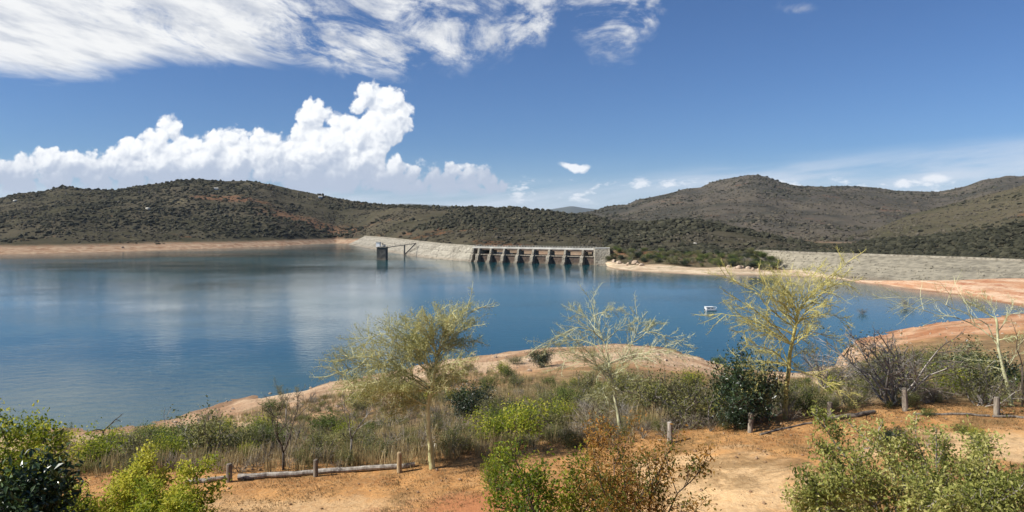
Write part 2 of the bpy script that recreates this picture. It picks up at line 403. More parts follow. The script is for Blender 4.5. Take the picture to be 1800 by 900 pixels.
def rubble_mat(name, c0, c1, sc=.8, stripes=0.):
    m, t, b = mat_new(name); p = pos(t); pz = t.sep(p)[2]
    n = t.noise(p, sc*.15, 6, .65); v = t.voro(p, sc)
    col = t.mix(t.step(n+(v-.4)*.35, .3, .7), c0, c1)
    if stripes:
        s = t.noise(t.comb(0., 0., pz), 1.4, 4, .7); col = t.mix(t.step(s+(n-.5)*.5, .48, .68)*stripes, col, tuple(q*.62 for q in c0))
    wet = t.step(pz+(n-.5)*1.2, 2.3, .2)
    col = t.mix(wet*.55, col, (.17, .13, .09))
    t.put(b.inputs['Base Color'], col); b.inputs['Roughness'].default_value = .95
    bump(t, b, v, .5, .7)
    return m
M['rubble_pale'] = rubble_mat('rubble_pale', (.19, .172, .135), (.37, .338, .27), .3, .9)
M['rubble_grey'] = rubble_mat('rubble_grey', (.15, .135, .10), (.285, .255, .19), .35, .6)
M['concrete'] = rubble_mat('concrete', (.15, .13, .10), (.31, .28, .22), .9, .5)
M['deck_white'] = rubble_mat('deck_concrete', (.42, .40, .35), (.56, .54, .48), .2, 0.)
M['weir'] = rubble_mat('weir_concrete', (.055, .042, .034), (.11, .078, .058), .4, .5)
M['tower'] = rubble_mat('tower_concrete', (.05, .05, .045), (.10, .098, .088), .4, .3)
def plain(name, c, rough=.6, metal=0.):
    m, t, b = mat_new(name); n = t.noise(objco(t), 3., 5, .6)
    t.put(b.inputs['Base Color'], t.mix(t.step(n, .3, .7), tuple(q*.82 for q in c), c)); b.inputs['Roughness'].default_value = rough; b.inputs['Metallic'].default_value = metal
    return m
M['white'] = plain('white_paint', (.80, .80, .78), .4)
M['steel_dark'] = plain('dark_steel', (.045, .045, .045), .55)
M['glass_dark'] = plain('tinted_window', (.06, .08, .10), .15)
M['roof_red'] = plain('roof_tin', (.30, .13, .08), .6)
def rock_mat(name='granite', c0=(.24, .17, .115), c1=(.50, .40, .30)):
    m, t, b = mat_new(name); o = objco(t); n = t.noise(o, 1.2, 7, .65); v = t.noise(o, 7., 5, .7)
    col = t.mix(t.step(n+(v-.5)*.4, .3, .7), c0, c1); t.put(b.inputs['Base Color'], col)
    b.inputs['Roughness'].default_value = .95; bump(t, b, n+v*.4, .12, .8); return m
M['rock'] = rock_mat(); M['rock_hill'] = rock_mat('hill_granite', (.06, .053, .043), (.17, .15, .125)); M['rock_earth'] = rock_mat('earthy_stone', (.20, .12, .06), (.38, .26, .16))
def rock_mat2():
    m, t, b = mat_new('pale_rock'); o = objco(t); n = t.noise(o, 1.5, 7, .65)
    t.put(b.inputs['Base Color'], t.mix(t.step(n, .3, .7), (.38, .35, .28), (.66, .62, .54))); b.inputs['Roughness'].default_value = .95; bump(t, b, n, .1, .8); return m
M['rock_pale'] = rock_mat2()

# ------------------------------------------------------------------ terrain: the near bank
def sY(py, z=0.): return (CH-z)*F/(py-HY)
# column px : shore py, fence distance, fence ground z
NEAR = [(-900,800,30,13.6),(-300,790,30,13.8),(0,768,30,14.1),(120,762,30,14.3),(240,752,30,14.35),(320,735,30,14.4),(400,712,30.2,14.45),(500,690,30.5,14.5),(590,677,31,14.52),(700,655,31,14.55),
        (800,632,31,14.7),(900,620,31.2,14.95),(1000,609,31.4,15.25),(1060,605,31.5,15.4),(1100,606,31.5,15.45),(1150,610,31.5,15.55),(1200,622,31.5,15.65),(1240,632,31.5,15.8),(1290,648,31.5,16.0),
        (1400,657,32.5,16.2),(1465,646,33,16.27),(1506,597,33,16.4),(1540,588,33,16.5),(1584,579,33,16.58),(1649,567,32.8,16.65),(1714,561,32.3,16.68),(1761,557,32,16.7),(1800,552,32,16.7),(1900,535,32,16.8),(2300,500,32,17.),(2900,480,32,17.)]
NPX = np.array([c[0] for c in NEAR], float)
NSH = np.array([sY(c[1]) for c in NEAR]); NFY = np.array([c[2] for c in NEAR], float); NFZ = np.array([c[3] for c in NEAR], float)
def near_z(x, y, noise=True):
    x = np.asarray(x, float); y = np.maximum(np.asarray(y, float), .5)
    px = np.clip(CX+F*x/y, -900, 2900)
    px = px+vnoise(x/9, y/9, 3)*10*np.clip((y-50)/60, 0, 1)
    sh = np.interp(px, NPX, NSH); fy = np.interp(px, NPX, NFY)+1.5; fz = np.interp(px, NPX, NFZ)
    near = np.interp(y, [0, 4, 12, 20], [23.4, 22.6, 18.9, 0]); near = np.where(y < 20, near, 0)
    w = np.clip((y-12)/8, 0, 1); w = w*w*(3-2*w)
    a = np.where(y < 12, np.interp(y, [0, 4, 12], [23.4, 22.4, 18.6]), 18.6+(fz+.5-18.6)*w)
    a = np.where(y > 20, fz+.5*(1-np.clip((y-20)/10, 0, 1)), a)
    s = (y-fy)/np.maximum(sh-fy, 5)
    prof = np.interp(s, [0, .12, .30, .55, .75, .9, 1., 1.15, 1.6], [1, .86, .60, .33, .165, .07, 0, -.07, -.25])
    z = np.where(s < 0, a, fz*prof)
    if noise:
        k = np.clip((y-30)/10, 0, 1)
        z = z+.085*np.sin(z*10.5+fbm(x, y, 20, 31, 2)*6)*np.clip((4.5-z)/1.5, 0, 1)*np.clip((z+.5)*2, 0, 1)*(s > .1)
        z = z+fbm(x, y, 14, 11, 3)*1.1*k*np.clip(prof*3, .30, 1)*(s > 0)+fbm(x, y, 3.2, 21, 4)*(.14+.16*k*(s > .3))
    return z
def gz(x, y): return float(near_z(np.array([x]), np.array([y]))[0])
def hit(px, py):
    """where the line of sight through (px,py) meets the bank"""
    ys = np.concatenate([np.arange(12, 60, .1), np.arange(60, 240, .4)]); xs = (px-CX)/F*ys
    d = (CH-(py-HY)/F*ys)-near_z(xs, ys); i = int(np.argmax(d < 0)) if (d < 0).any() else len(ys)-1
    return Vector((xs[i], ys[i], gz(xs[i], ys[i])))
def at(px, Y): x = (px-CX)/F*Y; return Vector((x, Y, gz(x, Y)))

def grid_faces(nr, nc):
    i = np.arange((nr-1)*(nc-1)); r = i//(nc-1); c = i % (nc-1); a = r*nc+c
    return np.stack([a, a+1, a+nc+1, a+nc], 1)
rows = np.concatenate([np.linspace(.6, 18, 30), np.geomspace(18.5, 330, 330)]); cols = np.linspace(-900, 2900, 420)
YY, PP = np.meshgrid(rows, cols, indexing='ij'); XX = (PP-CX)/F*YY
ZZ = near_z(XX, YY); ZZ = np.maximum(ZZ, -7)
o = link('ground', mesh_np('ground', np.stack([XX, YY, ZZ], -1).reshape(-1, 3), grid_faces(*YY.shape), M['soil'], smooth=True)); tag(o, kind='structure')
me = mesh_np('water', [(-11500, -1900, 0), (11500, -1900, 0), (11500, 15500, 0), (-11500, 15500, 0)], [(0, 1, 2, 3)], M['water']); tag(link('water', me), kind='structure')

# ------------------------------------------------------------------ far hills
class Hill:
    """front line (px, Y, z) and ridge line (px, py, Y); rises from one to the other"""
    def __init__(s, name, front, ridge, mat, px0, px1, step, nrow=150, amp=.10, ns=110, seed=1, pw=1.15, back=1.5, label=None):
        s.f = np.array(front, float); s.r = np.array(ridge, float); s.amp = amp; s.ns = ns; s.seed = seed; s.pw = pw; s.px0, s.px1 = px0, px1
        cols = np.arange(px0, px1+.1, step); S = np.concatenate([np.linspace(0, .12, 14)[:-1], np.linspace(.12, 1.0, nrow), np.linspace(1.02, back, 12)])
        SS, PP = np.meshgrid(S, cols, indexing='ij'); Xh, Yh, Zh = s.at(PP, SS)
        s.o = link(name, mesh_np(name, np.stack([Xh, Yh, Zh], -1).reshape(-1, 3), grid_faces(*SS.shape), mat, smooth=True)); tag(s.o, kind='structure')
    def at(s, px, q):
        px = np.asarray(px, float); q = np.asarray(q, float)
        yf = np.interp(px, s.f[:, 0], s.f[:, 1]); zf = np.interp(px, s.f[:, 0], s.f[:, 2])
        yr = np.interp(px, s.r[:, 0], s.r[:, 2]); pyr = np.interp(px, s.r[:, 0], s.r[:, 1]); zr = CH+(HY-pyr)/F*yr
        Y = yf+(yr-yf)*q; Xx = (px-CX)/F*Y
        qq = np.clip(q, 0, 1); sh = .25*qq+.75*qq**s.pw
        sh = np.where(q > 1, 1-(q-1)*1.2, sh)
        z = zf+(zr-zf)*sh
        a = s.amp*np.maximum(zr-zf, 6)
        n = fbm(Xx, Y, s.ns, s.seed, 5, .55)
        rid = -np.abs(fbm(Xx+Y*.2, Y*.35, s.ns*2.2, s.seed+40, 3))*1.4+.25
        z = z+a*(n+rid)*np.clip(qq*6, 0, 1)*np.where(q > .92, .55, 1)
        return Xx, Y, z
def ico(sub=1):
    import bmesh
    bm = bmesh.new(); bmesh.ops.create_icosphere(bm, subdivisions=sub, radius=1.); V = np.array([v.co[:] for v in bm.verts]); Fc = np.array([[v.index for v in f.verts] for f in bm.faces]); bm.free()
    return V, Fc
ICO1, ICOF1 = ico(1); ICO2, ICOF2 = ico(2)
def scatter(name, pts, size, mat, label, cat, tint, squash=.62, jit=.42):
    """one mesh of many far bushes"""
    n = len(pts); k = len(ICO2) if False else len(ICO1)
    base = ICO1[None]*(1+NR.uniform(-jit, jit, (n, k, 1)))*NR.uniform(.75, 1.3, (n, 1, 3))
    base[:, :, 2] = base[:, :, 2]*squash+squash*.55
    V = (base*size[:, None, None]+pts[:, None, :]).reshape(-1, 3)
    Fq = (ICOF1[None]+(np.arange(n)*k)[:, None, None]).reshape(-1, 3)
    tt = (tint[:, None]+NR.uniform(-.12, .12, (n, k))).ravel()
    o = link(name, mesh_np(name, V, Fq, mat, tt)); tag(o, label, cat, kind='stuff'); return o
def hill_points(h, n, dens, qmin=.05, qmax=1.02, ns=120, thr=.0, px0=None, px1=None, seed=5):
    px = NR.uniform(h.px0 if px0 is None else px0, h.px1 if px1 is None else px1, n); q = NR.uniform(qmin, qmax, n)
    x, y, z = h.at(px, q); m = fbm(x, y, ns, seed, 4)+dens(px, q) +fbm(x, y, ns*.22, seed+9, 3)*.5 > thr+NR.uniform(-.10, .10, n)
    return np.stack([x, y, z], -1)[m], px[m], q[m]

ld = lambda py: sY(py)
left_front = [(-800,760,.0),(-300,680,0),(0,ld(447),0),(100,ld(445),0),(200,ld(442.5),0),(300,ld(439.5),0),(400,ld(436),0),(500,ld(432),0),(590,ld(427.5),0),(615,ld(428),0.),
              (645,990,9),(700,780,8),(760,640,7.),(835,535,6),(940,520,4),(1050,500,4),(1100,490,2),(1200,490,2),(1330,470,2),(1500,440,2)]
left_ridge = [(-800,330,1500),(-300,350,1400),(-100,352,1350),(0,347,1300),(33,339,1300),(63,338,1300),(110,328,1300),(160,331,1300),(200,333,1300),(240,326,1320),(300,321,1330),(350,318,1340),(393,319,1340),(440,315,1340),(467,319,1330),
              (517,333,1320),(560,342,1300),(600,349,1280),(640,356,1250),(700,360,1200),(780,365,1150),(900,366,1050),(960,371,1000),(1040,378,950),(1080,388,900),(1120,391,850),(1170,388,820),(1200,386,800),(1240,389,780),(1280,396,760),(1320,406,740),(1380,420,700),(1460,438,650),(1500,443,640)]
hill_l = Hill('hill_left', left_front, left_ridge, M['hill'], -800, 1490, 4, seed=3)
m_front = [(900,1100,2),(1200,900,2),(1500,700,2),(1800,600,2),(2100,560,2),(2600,500,2)]
m_ridge = [(900,385,2600),(1000,377,2500),(1030,372,2450),(1050,368,2400),(1066,361,2400),(1103,357,2380),(1119,350,2360),(1157,341,2340),(1199,330,2320),(1231,329,2300),(1247,322,2300),(1290,313,2300),(1310,308,2300),(1330,306,2300),(1352,311,2300),(1381,320,2320),(1405,325,2350),(1450,326,2400),(1493,328,2500),(1571,332,2600),(1649,335,2600),(1696,329,2500),(1727,318,2450),(1767,311,2400),(1800,311,2400),(1900,300,2400),(2100,310,2300),(2600,330,2200)]
hill_m = Hill('mountain', m_front, m_ridge, M['mount'], 900, 2600, 4, amp=.12, ns=210, seed=13, pw=1.35)
s_front = [(1440,660,2),(1600,560,2),(1800,470,2),(2300,380,2)]
s_ridge = [(1440,440,900),(1480,424,950),(1540,402,1000),(1600,378,1050),(1650,366,1080),(1700,353,1100),(1750,338,1100),(1800,321,1100),(1900,300,1100),(2300,280,1000)]
hill_s = Hill('spur_hill', s_front, s_ridge, M['spur'], 1440, 2300, 4, amp=.09, ns=110, seed=23, pw=1.2)
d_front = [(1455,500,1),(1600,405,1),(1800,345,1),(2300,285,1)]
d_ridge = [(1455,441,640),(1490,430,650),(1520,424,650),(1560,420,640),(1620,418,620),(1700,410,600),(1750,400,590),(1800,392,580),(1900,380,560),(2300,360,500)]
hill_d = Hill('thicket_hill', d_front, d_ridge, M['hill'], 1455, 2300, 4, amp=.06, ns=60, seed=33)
f_front = [(300,6000,0),(1300,6000,0)]; f_ridge = [(300,380,9000),(600,362,9000),(720,358,9000),(800,362,9000),(880,367,9000),(960,369,9000),(985,365,9000),(1005,362,9000),(1030,366,9000),(1080,371,9000),(1300,372,9000)]
Hill('distant_hill', f_front, f_ridge, M['far_blue'], 300, 1300, 6, nrow=30, amp=.02, ns=900, seed=43)

cols = np.arange(1030, 2304, 8.); qs = np.linspace(0, 1, 40); QQ, PP = np.meshgrid(qs, cols, indexing='ij')
y0 = np.interp(PP, [1030,1056,1160,1280,1310,1400,1599,1800,2200], [484,478,458,436,432,400,358,316,262]); Yv = y0+(1150-y0)*QQ; Xv = (PP-CX)/F*Yv
tag(link('valley_floor', mesh_np('valley_floor', np.stack([Xv, Yv, 5.6+fbm(Xv, Yv, 40, 7, 4)*2.2], -1).reshape(-1, 3), grid_faces(*QQ.shape), M['knoll'], smooth=True)), kind='structure')
n = 5000; px = NR.uniform(1060, 2300, n); yy = np.interp(px, [1030,1056,1160,1280,1310,1400,1599,1800,2200], [484,478,458,436,432,400,358,316,262])+24+NR.uniform(0, 1, n)**1.6*260; xx = (px-CX)/F*yy
# bushes that clothe the hills
def bushes(h, n, dens, smin, smax, name, mat, label, tint0=.5, **kw):
    P_, px, q = hill_points(h, n, dens, **kw)
    sz = smin*.7+(smax*1.1-smin*.7)*NR.random(len(P_))**2.8
    return scatter(name, P_-np.array([0, 0, .3]), sz, mat, label, 'scrub', np.clip(tint0+NR.normal(0, .25, len(P_)), 0, 1))
scatter('valley_scrub', np.stack([xx, yy, 5.2+fbm(xx, yy, 40, 7, 4)*2.2], -1), NR.uniform(1.0, 2.6, n), M['hill_leaf'], 'low bush on the valley floor behind the dam', 'scrub', np.clip(NR.normal(.45, .25, n), 0, 1))
bushes(hill_l, 44000, lambda p, q: -.10+.40*(q > .82)-.9*((q < .10) & (p < 620))+.30*((p > 360) & (p < 620) & (q < .35))+.40*(p > 1060)-.2*((p > 640) & (p < 860) & (q < .3)), 1.0, 3.3, 'hill_scrub', M['hill_leaf'], 'dark green bush covering the long hill across the lake, thickened in place of cloud shadow', .45, seed=71, ns=190)  # packed along ridge and middle hill so dark bush stands in for cloud shadow
bushes(hill_l, 40000, lambda p, q: .18-.9*((q < .09) & (p < 620)), .9, 1.9, 'dry_hill_scrub', M['hill_leaf_dry'], 'grey brown leafless bush covering the long hill across the lake', .45, seed=81, ns=100)
bushes(hill_m, 30000, lambda p, q: -.20+.55*((q > .80) & (p < 1480))+.25*(q < .3), 1.5, 4.2, 'mountain_scrub', M['hill_leaf'], 'dark bush dotted over the tall mountain on the right, crowded in place of cloud shadow', .6, seed=91, ns=280)  # extra dark bush at summit and foot imitates cloud shadow
bushes(hill_m, 40000, lambda p, q: .2, 1.3, 2.8, 'dry_mountain_scrub', M['hill_leaf_dry'], 'grey brown bush covering the tall mountain on the right', .55, seed=101, ns=160)
# rock outcrops near the crests
for nm, h, p0, p1, q0, q1, n, r0, r1, lb in (('summit_rocks', hill_m, 1260, 1420, .78, .99, 260, 1.0, 2.6, 'pale rock outcrops below the mountain summit'), ('crest_rocks', hill_l, 90, 560, .55, .98, 150, .8, 2.0, 'grey rock outcrops near the crest of the left hill')):
    px = NR.uniform(p0, p1, n); q = NR.uniform(q0, q1, n); x, y, z = h.at(px, q); m_ = fbm(x, y, 60, 201, 3) > .0
    pts = np.stack([x, y, z], -1)[m_]; scatter(nm, pts, NR.uniform(r0, r1, len(pts)), M['rock_hill'], lb, 'rocks', np.full(len(pts), .5), squash=.9, jit=.25)
bushes(hill_s, 6000, lambda p, q: -.14, 1.2, 2.8, 'spur_scrub', M['hill_leaf'], 'scattered bush on the sunlit spur at the right edge', .8, seed=111, ns=80)
bushes(hill_s, 9000, lambda p, q: .1, .9, 1.9, 'dry_spur_scrub', M['hill_leaf_dry'], 'dry brown bush on the sunlit spur at the right edge', .8, seed=121, ns=60)
bushes(hill_d, 9000, lambda p, q: .5, 1.2, 2.8, 'thicket', M['hill_leaf'], 'dense dark thicket replacing cloud shadow along the foot of the right hills', .3, seed=131, ns=60)  # cloud shade on the lower slope, built as dark close-set bush

# ------------------------------------------------------------------ dam
def line(pts, z):   # (px,py) seen at height z -> world points
    return [Vector(((px-CX)/F*sY(py, z), sY(py, z), z)) for px, py in pts]
def resample(P_, n):
    L = [0.]
    for a, b in zip(P_, P_[1:]): L.append(L[-1]+(b-a).length)
    q = np.linspace(0, L[-1], n); return [Vector([float(np.interp(s, L, [p[k] for p in P_])) for k in range(3)]) for s in q]
def embankment(name, crest, toe, width, back_h, mat, label, cat, n=60, crest_mat=None, rough=.0, parapet=True):
    C = resample(crest, n); T = resample(toe, n); V = []; nv = 9
    root = empty(name, sum(C, Vector())/n*1.0)
    off = root.location.copy(); off.z = 0; root.location = off
    for i in range(n):
        d = C[min(i+1, n-1)]-C[max(i-1, 0)]; d.z = 0; d.normalize(); nrm = Vector((-d.y, d.x, 0))
        if nrm.y < 0: nrm = -nrm
        under = T[i]+(T[i]-C[i])*.5
        sec = [under]+[T[i].lerp(C[i], k/16) for k in range(17)]+[C[i]+nrm*width, C[i]+nrm*(width+back_h*1.8)-Vector((0, 0, back_h))]
        for j, s_ in enumerate(sec):
            j_ = rough if 0 < j < 17 else 0
            V.append(s_-off+Vector((0, 0, R.uniform(-j_, j_)+(float(fbm(s_.x, s_.y, 9, 5, 3))*.5 if j_ else 0))))
    nv = len(sec)
    link('embankment', mesh_np('embankment', [tuple(v) for v in V], grid_faces(n, nv), mat, smooth=True), root)
    m = int(sum((b-a).length for a, b in zip(C, C[1:]))*9); ii = NR.integers(0, n-1, m); kk = NR.random(m); ff = NR.random(m)
    Ca = np.array([tuple(c) for c in C]); Ta = np.array([tuple(c) for c in T]); ca = Ca[ii]+(Ca[ii+1]-Ca[ii])*ff[:, None]; ta = Ta[ii]+(Ta[ii+1]-Ta[ii])*ff[:, None]
    rp = ta+(ca-ta)*(kk*.97)[:, None]-np.array(off); szs = .10+.38*NR.random(m)**3; na = len(ICO1)
    Vr = (ICO1[None]*(1+NR.uniform(-.3, .3, (m, na, 1)))*NR.uniform(.7, 1.3, (m, 1, 3))*szs[:, None, None]+rp[:, None, :]).reshape(-1, 3)
    tag(link('riprap', mesh_np('riprap', Vr, (ICOF1[None]+(np.arange(m)*na)[:, None, None]).reshape(-1, 3), mat), root), kind='stuff')
    if parapet:
        mb = MB()
        for i in range(n-1):
            a, b = C[i]-off, C[i+1]-off; d = (b-a).normalized(); nn = Vector((-d.y, d.x, 0))
            mb.prism([a+nn*.1, a+nn*.5, a+nn*.5+Vector((0, 0, .85)), a+nn*.1+Vector((0, 0, .85))], Vector((0, 0, .01)), (b-a)*.999+Vector((0, 0, .01)))
        mb.build('parapet', crest_mat or M['concrete'], root)
    tag(root, label, cat); return root
DZ = 10.
crest_l = line([(640,415.5),(673,417.5),(705,421),(730,424),(780,429.5),(836,433.8)], DZ)
toe_l = line([(612,430),(640,435),(672,441),(718,449),(752,453.5),(800,458),(826,459.5)], 0.)
embankment('dam_wall', crest_l, toe_l, 7, 8, M['rubble_pale'], 'pale stone faced dam wing sloping into the lake left of the spillway', 'dam')
crest_r = line([(1322,441.5),(1350,442.2),(1400,444.8),(1500,448),(1599,451.5),(1700,455),(1800,459.5),(1900,464),(2200,478)], DZ)
def at_z(px, Y, z): return Vector(((px-CX)/F*Y, Y, z))
toe_r = [at_z(1323, 408, 9.4), at_z(1338, 403, 7.6), at_z(1356, 398, 5.4), at_z(1375, 388, 3.2), at_z(1400, 372, 1.4), at_z(1440, 355, .4), at_z(1524, 322, .2)]+[W(1664, 495, sY(495, 2.6)), W(1800, 492, sY(492, 4.)), W(1900, 495, sY(495, 4.4)), W(2200, 505, sY(505, 5.))]
embankment('rockfill_dam', crest_r, toe_r, 7, 6, M['rubble_grey'], 'long grey rockfill embankment running to the right edge', 'dam', n=420, rough=.16)

def spillway():
    A = line([(834, 433.8)], DZ)[0]; B = line([(1049, 437.2)], DZ)[0]
    root = empty('spillway', (A.x, A.y, 0)); d = (B-A); L = d.length; d.normalize(); ang = math.atan2(d.y, d.x); root.rotation_euler.z = ang
    # local axes: x along the deck, -y towards the lake
    mb = MB(); mb.box((L/2, 2.2, DZ-.35), (L+2, 6.4, .9)); mb.build('deck', M['deck_white'], root)
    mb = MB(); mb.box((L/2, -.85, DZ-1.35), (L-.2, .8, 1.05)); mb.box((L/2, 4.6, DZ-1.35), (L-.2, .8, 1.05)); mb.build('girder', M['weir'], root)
    mb = MB(); n = 44
    for i in range(n+1): mb.box((L*i/n, -.85, DZ+.64), (.14, .14, 1.05))
    for z in (.55, 1.16): mb.box((L/2, -.85, DZ+.10+z), (L, .10, .08))
    mb.build('railing', M['deck_white'], root)
    # ogee weir below the deck
    prof = [(-3.2, -3), (-3.0, 3.6), (-2.4, 4.9), (-1.2, 5.5), (.4, 5.3), (2.4, 4.2), (5, 1.), (6, -3)]
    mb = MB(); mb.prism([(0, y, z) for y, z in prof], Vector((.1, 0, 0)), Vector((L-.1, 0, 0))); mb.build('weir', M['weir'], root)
    mb = MB(); mb.box((L/2, -3.35, 5.1), (L-.3, .5, .45)); mb.build('weir_lip', M['concrete'], root)
    pxs = [828, 846, 867, 890, 915, 941, 969, 997, 1028]
    for i, px in enumerate(pxs):
        # where this pier stands along the deck
        tt = px2t(px); s_ = (tt*A.y-A.x)/(d.x-tt*d.y); s_ = max(.8, s_)
        w = 1.05
        mb = MB()
        side = [(-3.6, -3), (-7.6, -3), (-6.7, 1.0), (-6.1, 4.4), (-5.0, 5.2), (-3.6, 5.9), (3.5, 5.9), (4.5, -3)]
        mb.prism([(s_, y, z) for y, z in side], Vector((-w, 0, 0)), Vector((w, 0, 0)))
        mb.prism([(s_, y, z) for y, z in [(-4.4, 5.9), (-3.4, DZ-.85), (4., DZ-.85), (4., 5.9)]], Vector((-w*.62, 0, 0)), Vector((w*.62, 0, 0)))
        mb.box((s_, -7.2, .2), (2*w+.8, 1.6, 2.2), taper=.8)
        mb.build('pier', M['concrete'], root)
    tag(root, 'spillway bridge on nine tapering concrete piers across the far water', 'spillway')
    # right abutment wall
    P0 = line([(1049, 467)], 0.)[0]
    ab = empty('abutment', (P0.x, P0.y, 0))
    mb = MB(); a = [(-1, 1, 0), (8.4, -3.0, 0), (9.6, 16, 0), (-1, 18, 0)]
    top = [(-.6, 3.4, DZ+.35), (8.1, 1.7, DZ+.6), (9.6, 16, DZ+.5), (-1, 18, DZ+.35)]
    mb.add([(x, y, -3) for x, y, _ in a]+top, [(3, 2, 1, 0), (4, 5, 6, 7), (0, 1, 5, 4), (1, 2, 6, 5), (2, 3, 7, 6), (3, 0, 4, 7)]); mb.build('retaining_wall', M['concrete'], ab)
    mb = MB(); mb.prism([(-.8, 3.2, DZ+.37), (8.2, 1.5, DZ+.62), (8.2, 2.1, DZ+.62), (-.8, 3.8, DZ+.37)], Vector((0, 0, 0)), Vector((0, 0, .55))); mb.build('coping', M['deck_white'], ab)
    tag(ab, 'pale concrete abutment block at the right end of the spillway bridge', 'abutment')
spillway()

def tower():
    P0 = line([(672, 456.5)], 0.)[0]; root = empty('intake_tower', P0, -.1)
    k = P0.y/F
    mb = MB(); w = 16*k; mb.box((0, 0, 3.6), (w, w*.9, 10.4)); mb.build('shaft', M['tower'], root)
    top = 8.8
    mb = MB(); mb.box((0, 0, top+.25), (w+1.2, w*.9+1.2, .5)); mb.build('platform', M['concrete'], root)
    mb = MB(); mb.box((-w*.42, -.3, top+2.0), (2.6, 3.2, 3.0)); mb.build('hoist_cabin', M['white'], root)
    mb = MB(); mb.box((-w*.42, -.3, top+3.65), (3.2, 3.8, .25)); mb.build('cabin_roof', M['deck_white'], root)
    mb = MB(); mb.box((1.6, .2, top+1.3), (1.2, 1.6, 1.6)); mb.box((.2, .6, top+1.8), (.5, .5, 2.6)); mb.build('gate_hoist', M['steel_dark'], root)
    mb = MB()
    for x in (-w/2-.3, -w/6, w/6, w/2+.3):
        mb.box((x, -w*.45-.3, top+1.05), (.13, .13, 1.1))
    mb.box((0, -w*.45-.3, top+1.6), (w+.7, .12, .12)); mb.box((0, -w*.45-.3, top+1.1), (w+.7, .1, .1)); mb.build('railing', M['white'], root)
    tag(root, 'dark square intake tower with white cabin standing in the lake', 'tower')
    # footbridge from tower to the dam wing
    e = W(731, 427, sY(427, 9.6)+4); s_ = P0+Vector((w/2+.3, .5, 9.0)); fb = empty('footbridge', s_)
    d = e-s_; mb = MB(); mb.prism([(0, -.7, -.55), (0, .7, -.55), (0, .7, 0), (0, -.7, 0)], Vector((0, 0, 0)), d); mb.build('deck', M['steel_dark'], fb)
    mb = MB()
    for i in range(13):
        q = d*(i/12); mb.box((q.x, q.y-.6, q.z+.53), (.1, .1, 1.05))
    mb.prism([(0, -.65, 1.0), (0, -.55, 1.0), (0, -.55, 1.1), (0, -.65, 1.1)], Vector((0, 0, 0)), d); mb.build('railing', M['steel_dark'], fb)
    f = .56; q = d*f; mb = MB(); mb.box((q.x, q.y, (q.z-.55-s_.z-3)/2+.0), (1.1, 1.1, s_.z+3+q.z-.55)); mb.build('bridge_pier', M['tower'], fb)
    a = d*.98+Vector((0, 0, -.6)); b = W(712, 447, sY(447, .5))-s_; mb = MB(); mb.tube([a, a.lerp(b, .5), b], [.55, .5, .55], 6); mb.build('strut', M['steel_dark'], fb)
    tag(fb, 'thin dark footbridge linking the intake tower to the dam', 'footbridge')
tower()

# ------------------------------------------------------------------ knoll and far right beach
def patch_land(name, front, back, mat, n=80, m=30, zf=-.6, zb=9, pw=.6, amp=.8, seed=9):
    Fp = resample(front, n); Bp = resample(back, n); V = []
    for j in range(m):
        q = j/(m-1)
        for i in range(n):
            p = Fp[i].lerp(Bp[i], q); z = Fp[i].z+(Bp[i].z-Fp[i].z)*q**pw
            V.append((p.x, p.y, z+float(fbm(p.x, p.y, 12, seed, 4))*amp*min(1, q*4)*min(1, (1-q)*5+.2)))
    o = link(name, mesh_np(name, V, grid_faces(m, n), mat, smooth=True)); tag(o, kind='structure'); return np.array(V).reshape(m, n, 3)
def beach_mat(name, c0, c1, c2):
    m, t, b = mat_new(name); p = pos(t); z = t.sep(p)[2]; n = t.noise(p, .25, 7, .65); s_ = t.noise(t.comb(t.sep(p)[0]*.03, t.sep(p)[1]*.05, z*1.6), 1., 5, .6); f = t.noise(p, 1.1, 6, .7)
    col = t.mix(t.step(s_+(f-.5)*.4, .36, .64), c0, c1); col = t.mix(t.step(n, .5, .68)*.8, col, c2)
    col = t.mix(t.step(z+(n-.5)*.4, .5, .1)*.6, col, (.15, .09, .055))
    t.put(b.inputs['Base Color'], col); b.inputs['Roughness'].default_value = 1.; b.inputs['Specular IOR Level'].default_value = .05; bump(t, b, f+n, .5, .8); return m
M['beach_far'] = beach_mat('far_beach', (.40, .29, .19), (.58, .47, .33), (.24, .21, .13))
M['beach_red'] = beach_mat('red_beach', (.44, .23, .125), (.60, .43, .29), (.34, .13, .07))
fr = line([(1068,470),(1085,476),(1120,479),(1160,482),(1220,485),(1280,486),(1340,486),(1400,487.5),(1470,492),(1530,501)], -.4)
bk = [W(px, py, Y) for px, py, Y in ((1056,437,470),(1085,432,460),(1120,434,455),(1160,436,450),(1220,439,442),(1280,441,432),(1320,446,420),(1350,455,408),(1400,470,390),(1440,478,380),(1530,492,330))]
mid = [f.lerp(b, .42) for f, b in zip(resample(fr, 40), resample(bk, 40))]
for i, q in enumerate(mid):
    e_ = min(1., max(0., (39-i)/11)); f_ = resample(fr, 40)[i]; q.x = f_.x+(q.x-f_.x)*max(e_, .03); q.y = f_.y+(q.y-f_.y)*max(e_, .03); q.z = (2.2+.5*math.sin(i*.7))*e_-.35*(1-e_)
patch_land('sand_spit', fr, mid, M['beach_far'], 160, 24, amp=.5, pw=.8)
KN = patch_land('knoll', [q+Vector((0, -.4, -.05)) for q in mid], [q+Vector((0, 0, -2.2)) for q in resample(bk, 40)], M['knoll'], 160, 24, amp=.9, pw=.75, seed=17)
fr2 = line([(1505,499),(1530,501.5),(1570,505),(1630,514),(1690,521),(1721,527),(1770,537),(1800,543),(1900,560),(2300,640)], -.3)
bk2 = [W(px, py, sY(py, z)) for px, py, z in ((1505,494,.2),(1530,495,.6),(1570,495,1.3),(1630,495,2.4),(1690,494.5,3.2),(1721,493,3.6),(1770,491.5,4.1),(1800,491,4.4),(1900,494,5.),(2300,505,6.))]
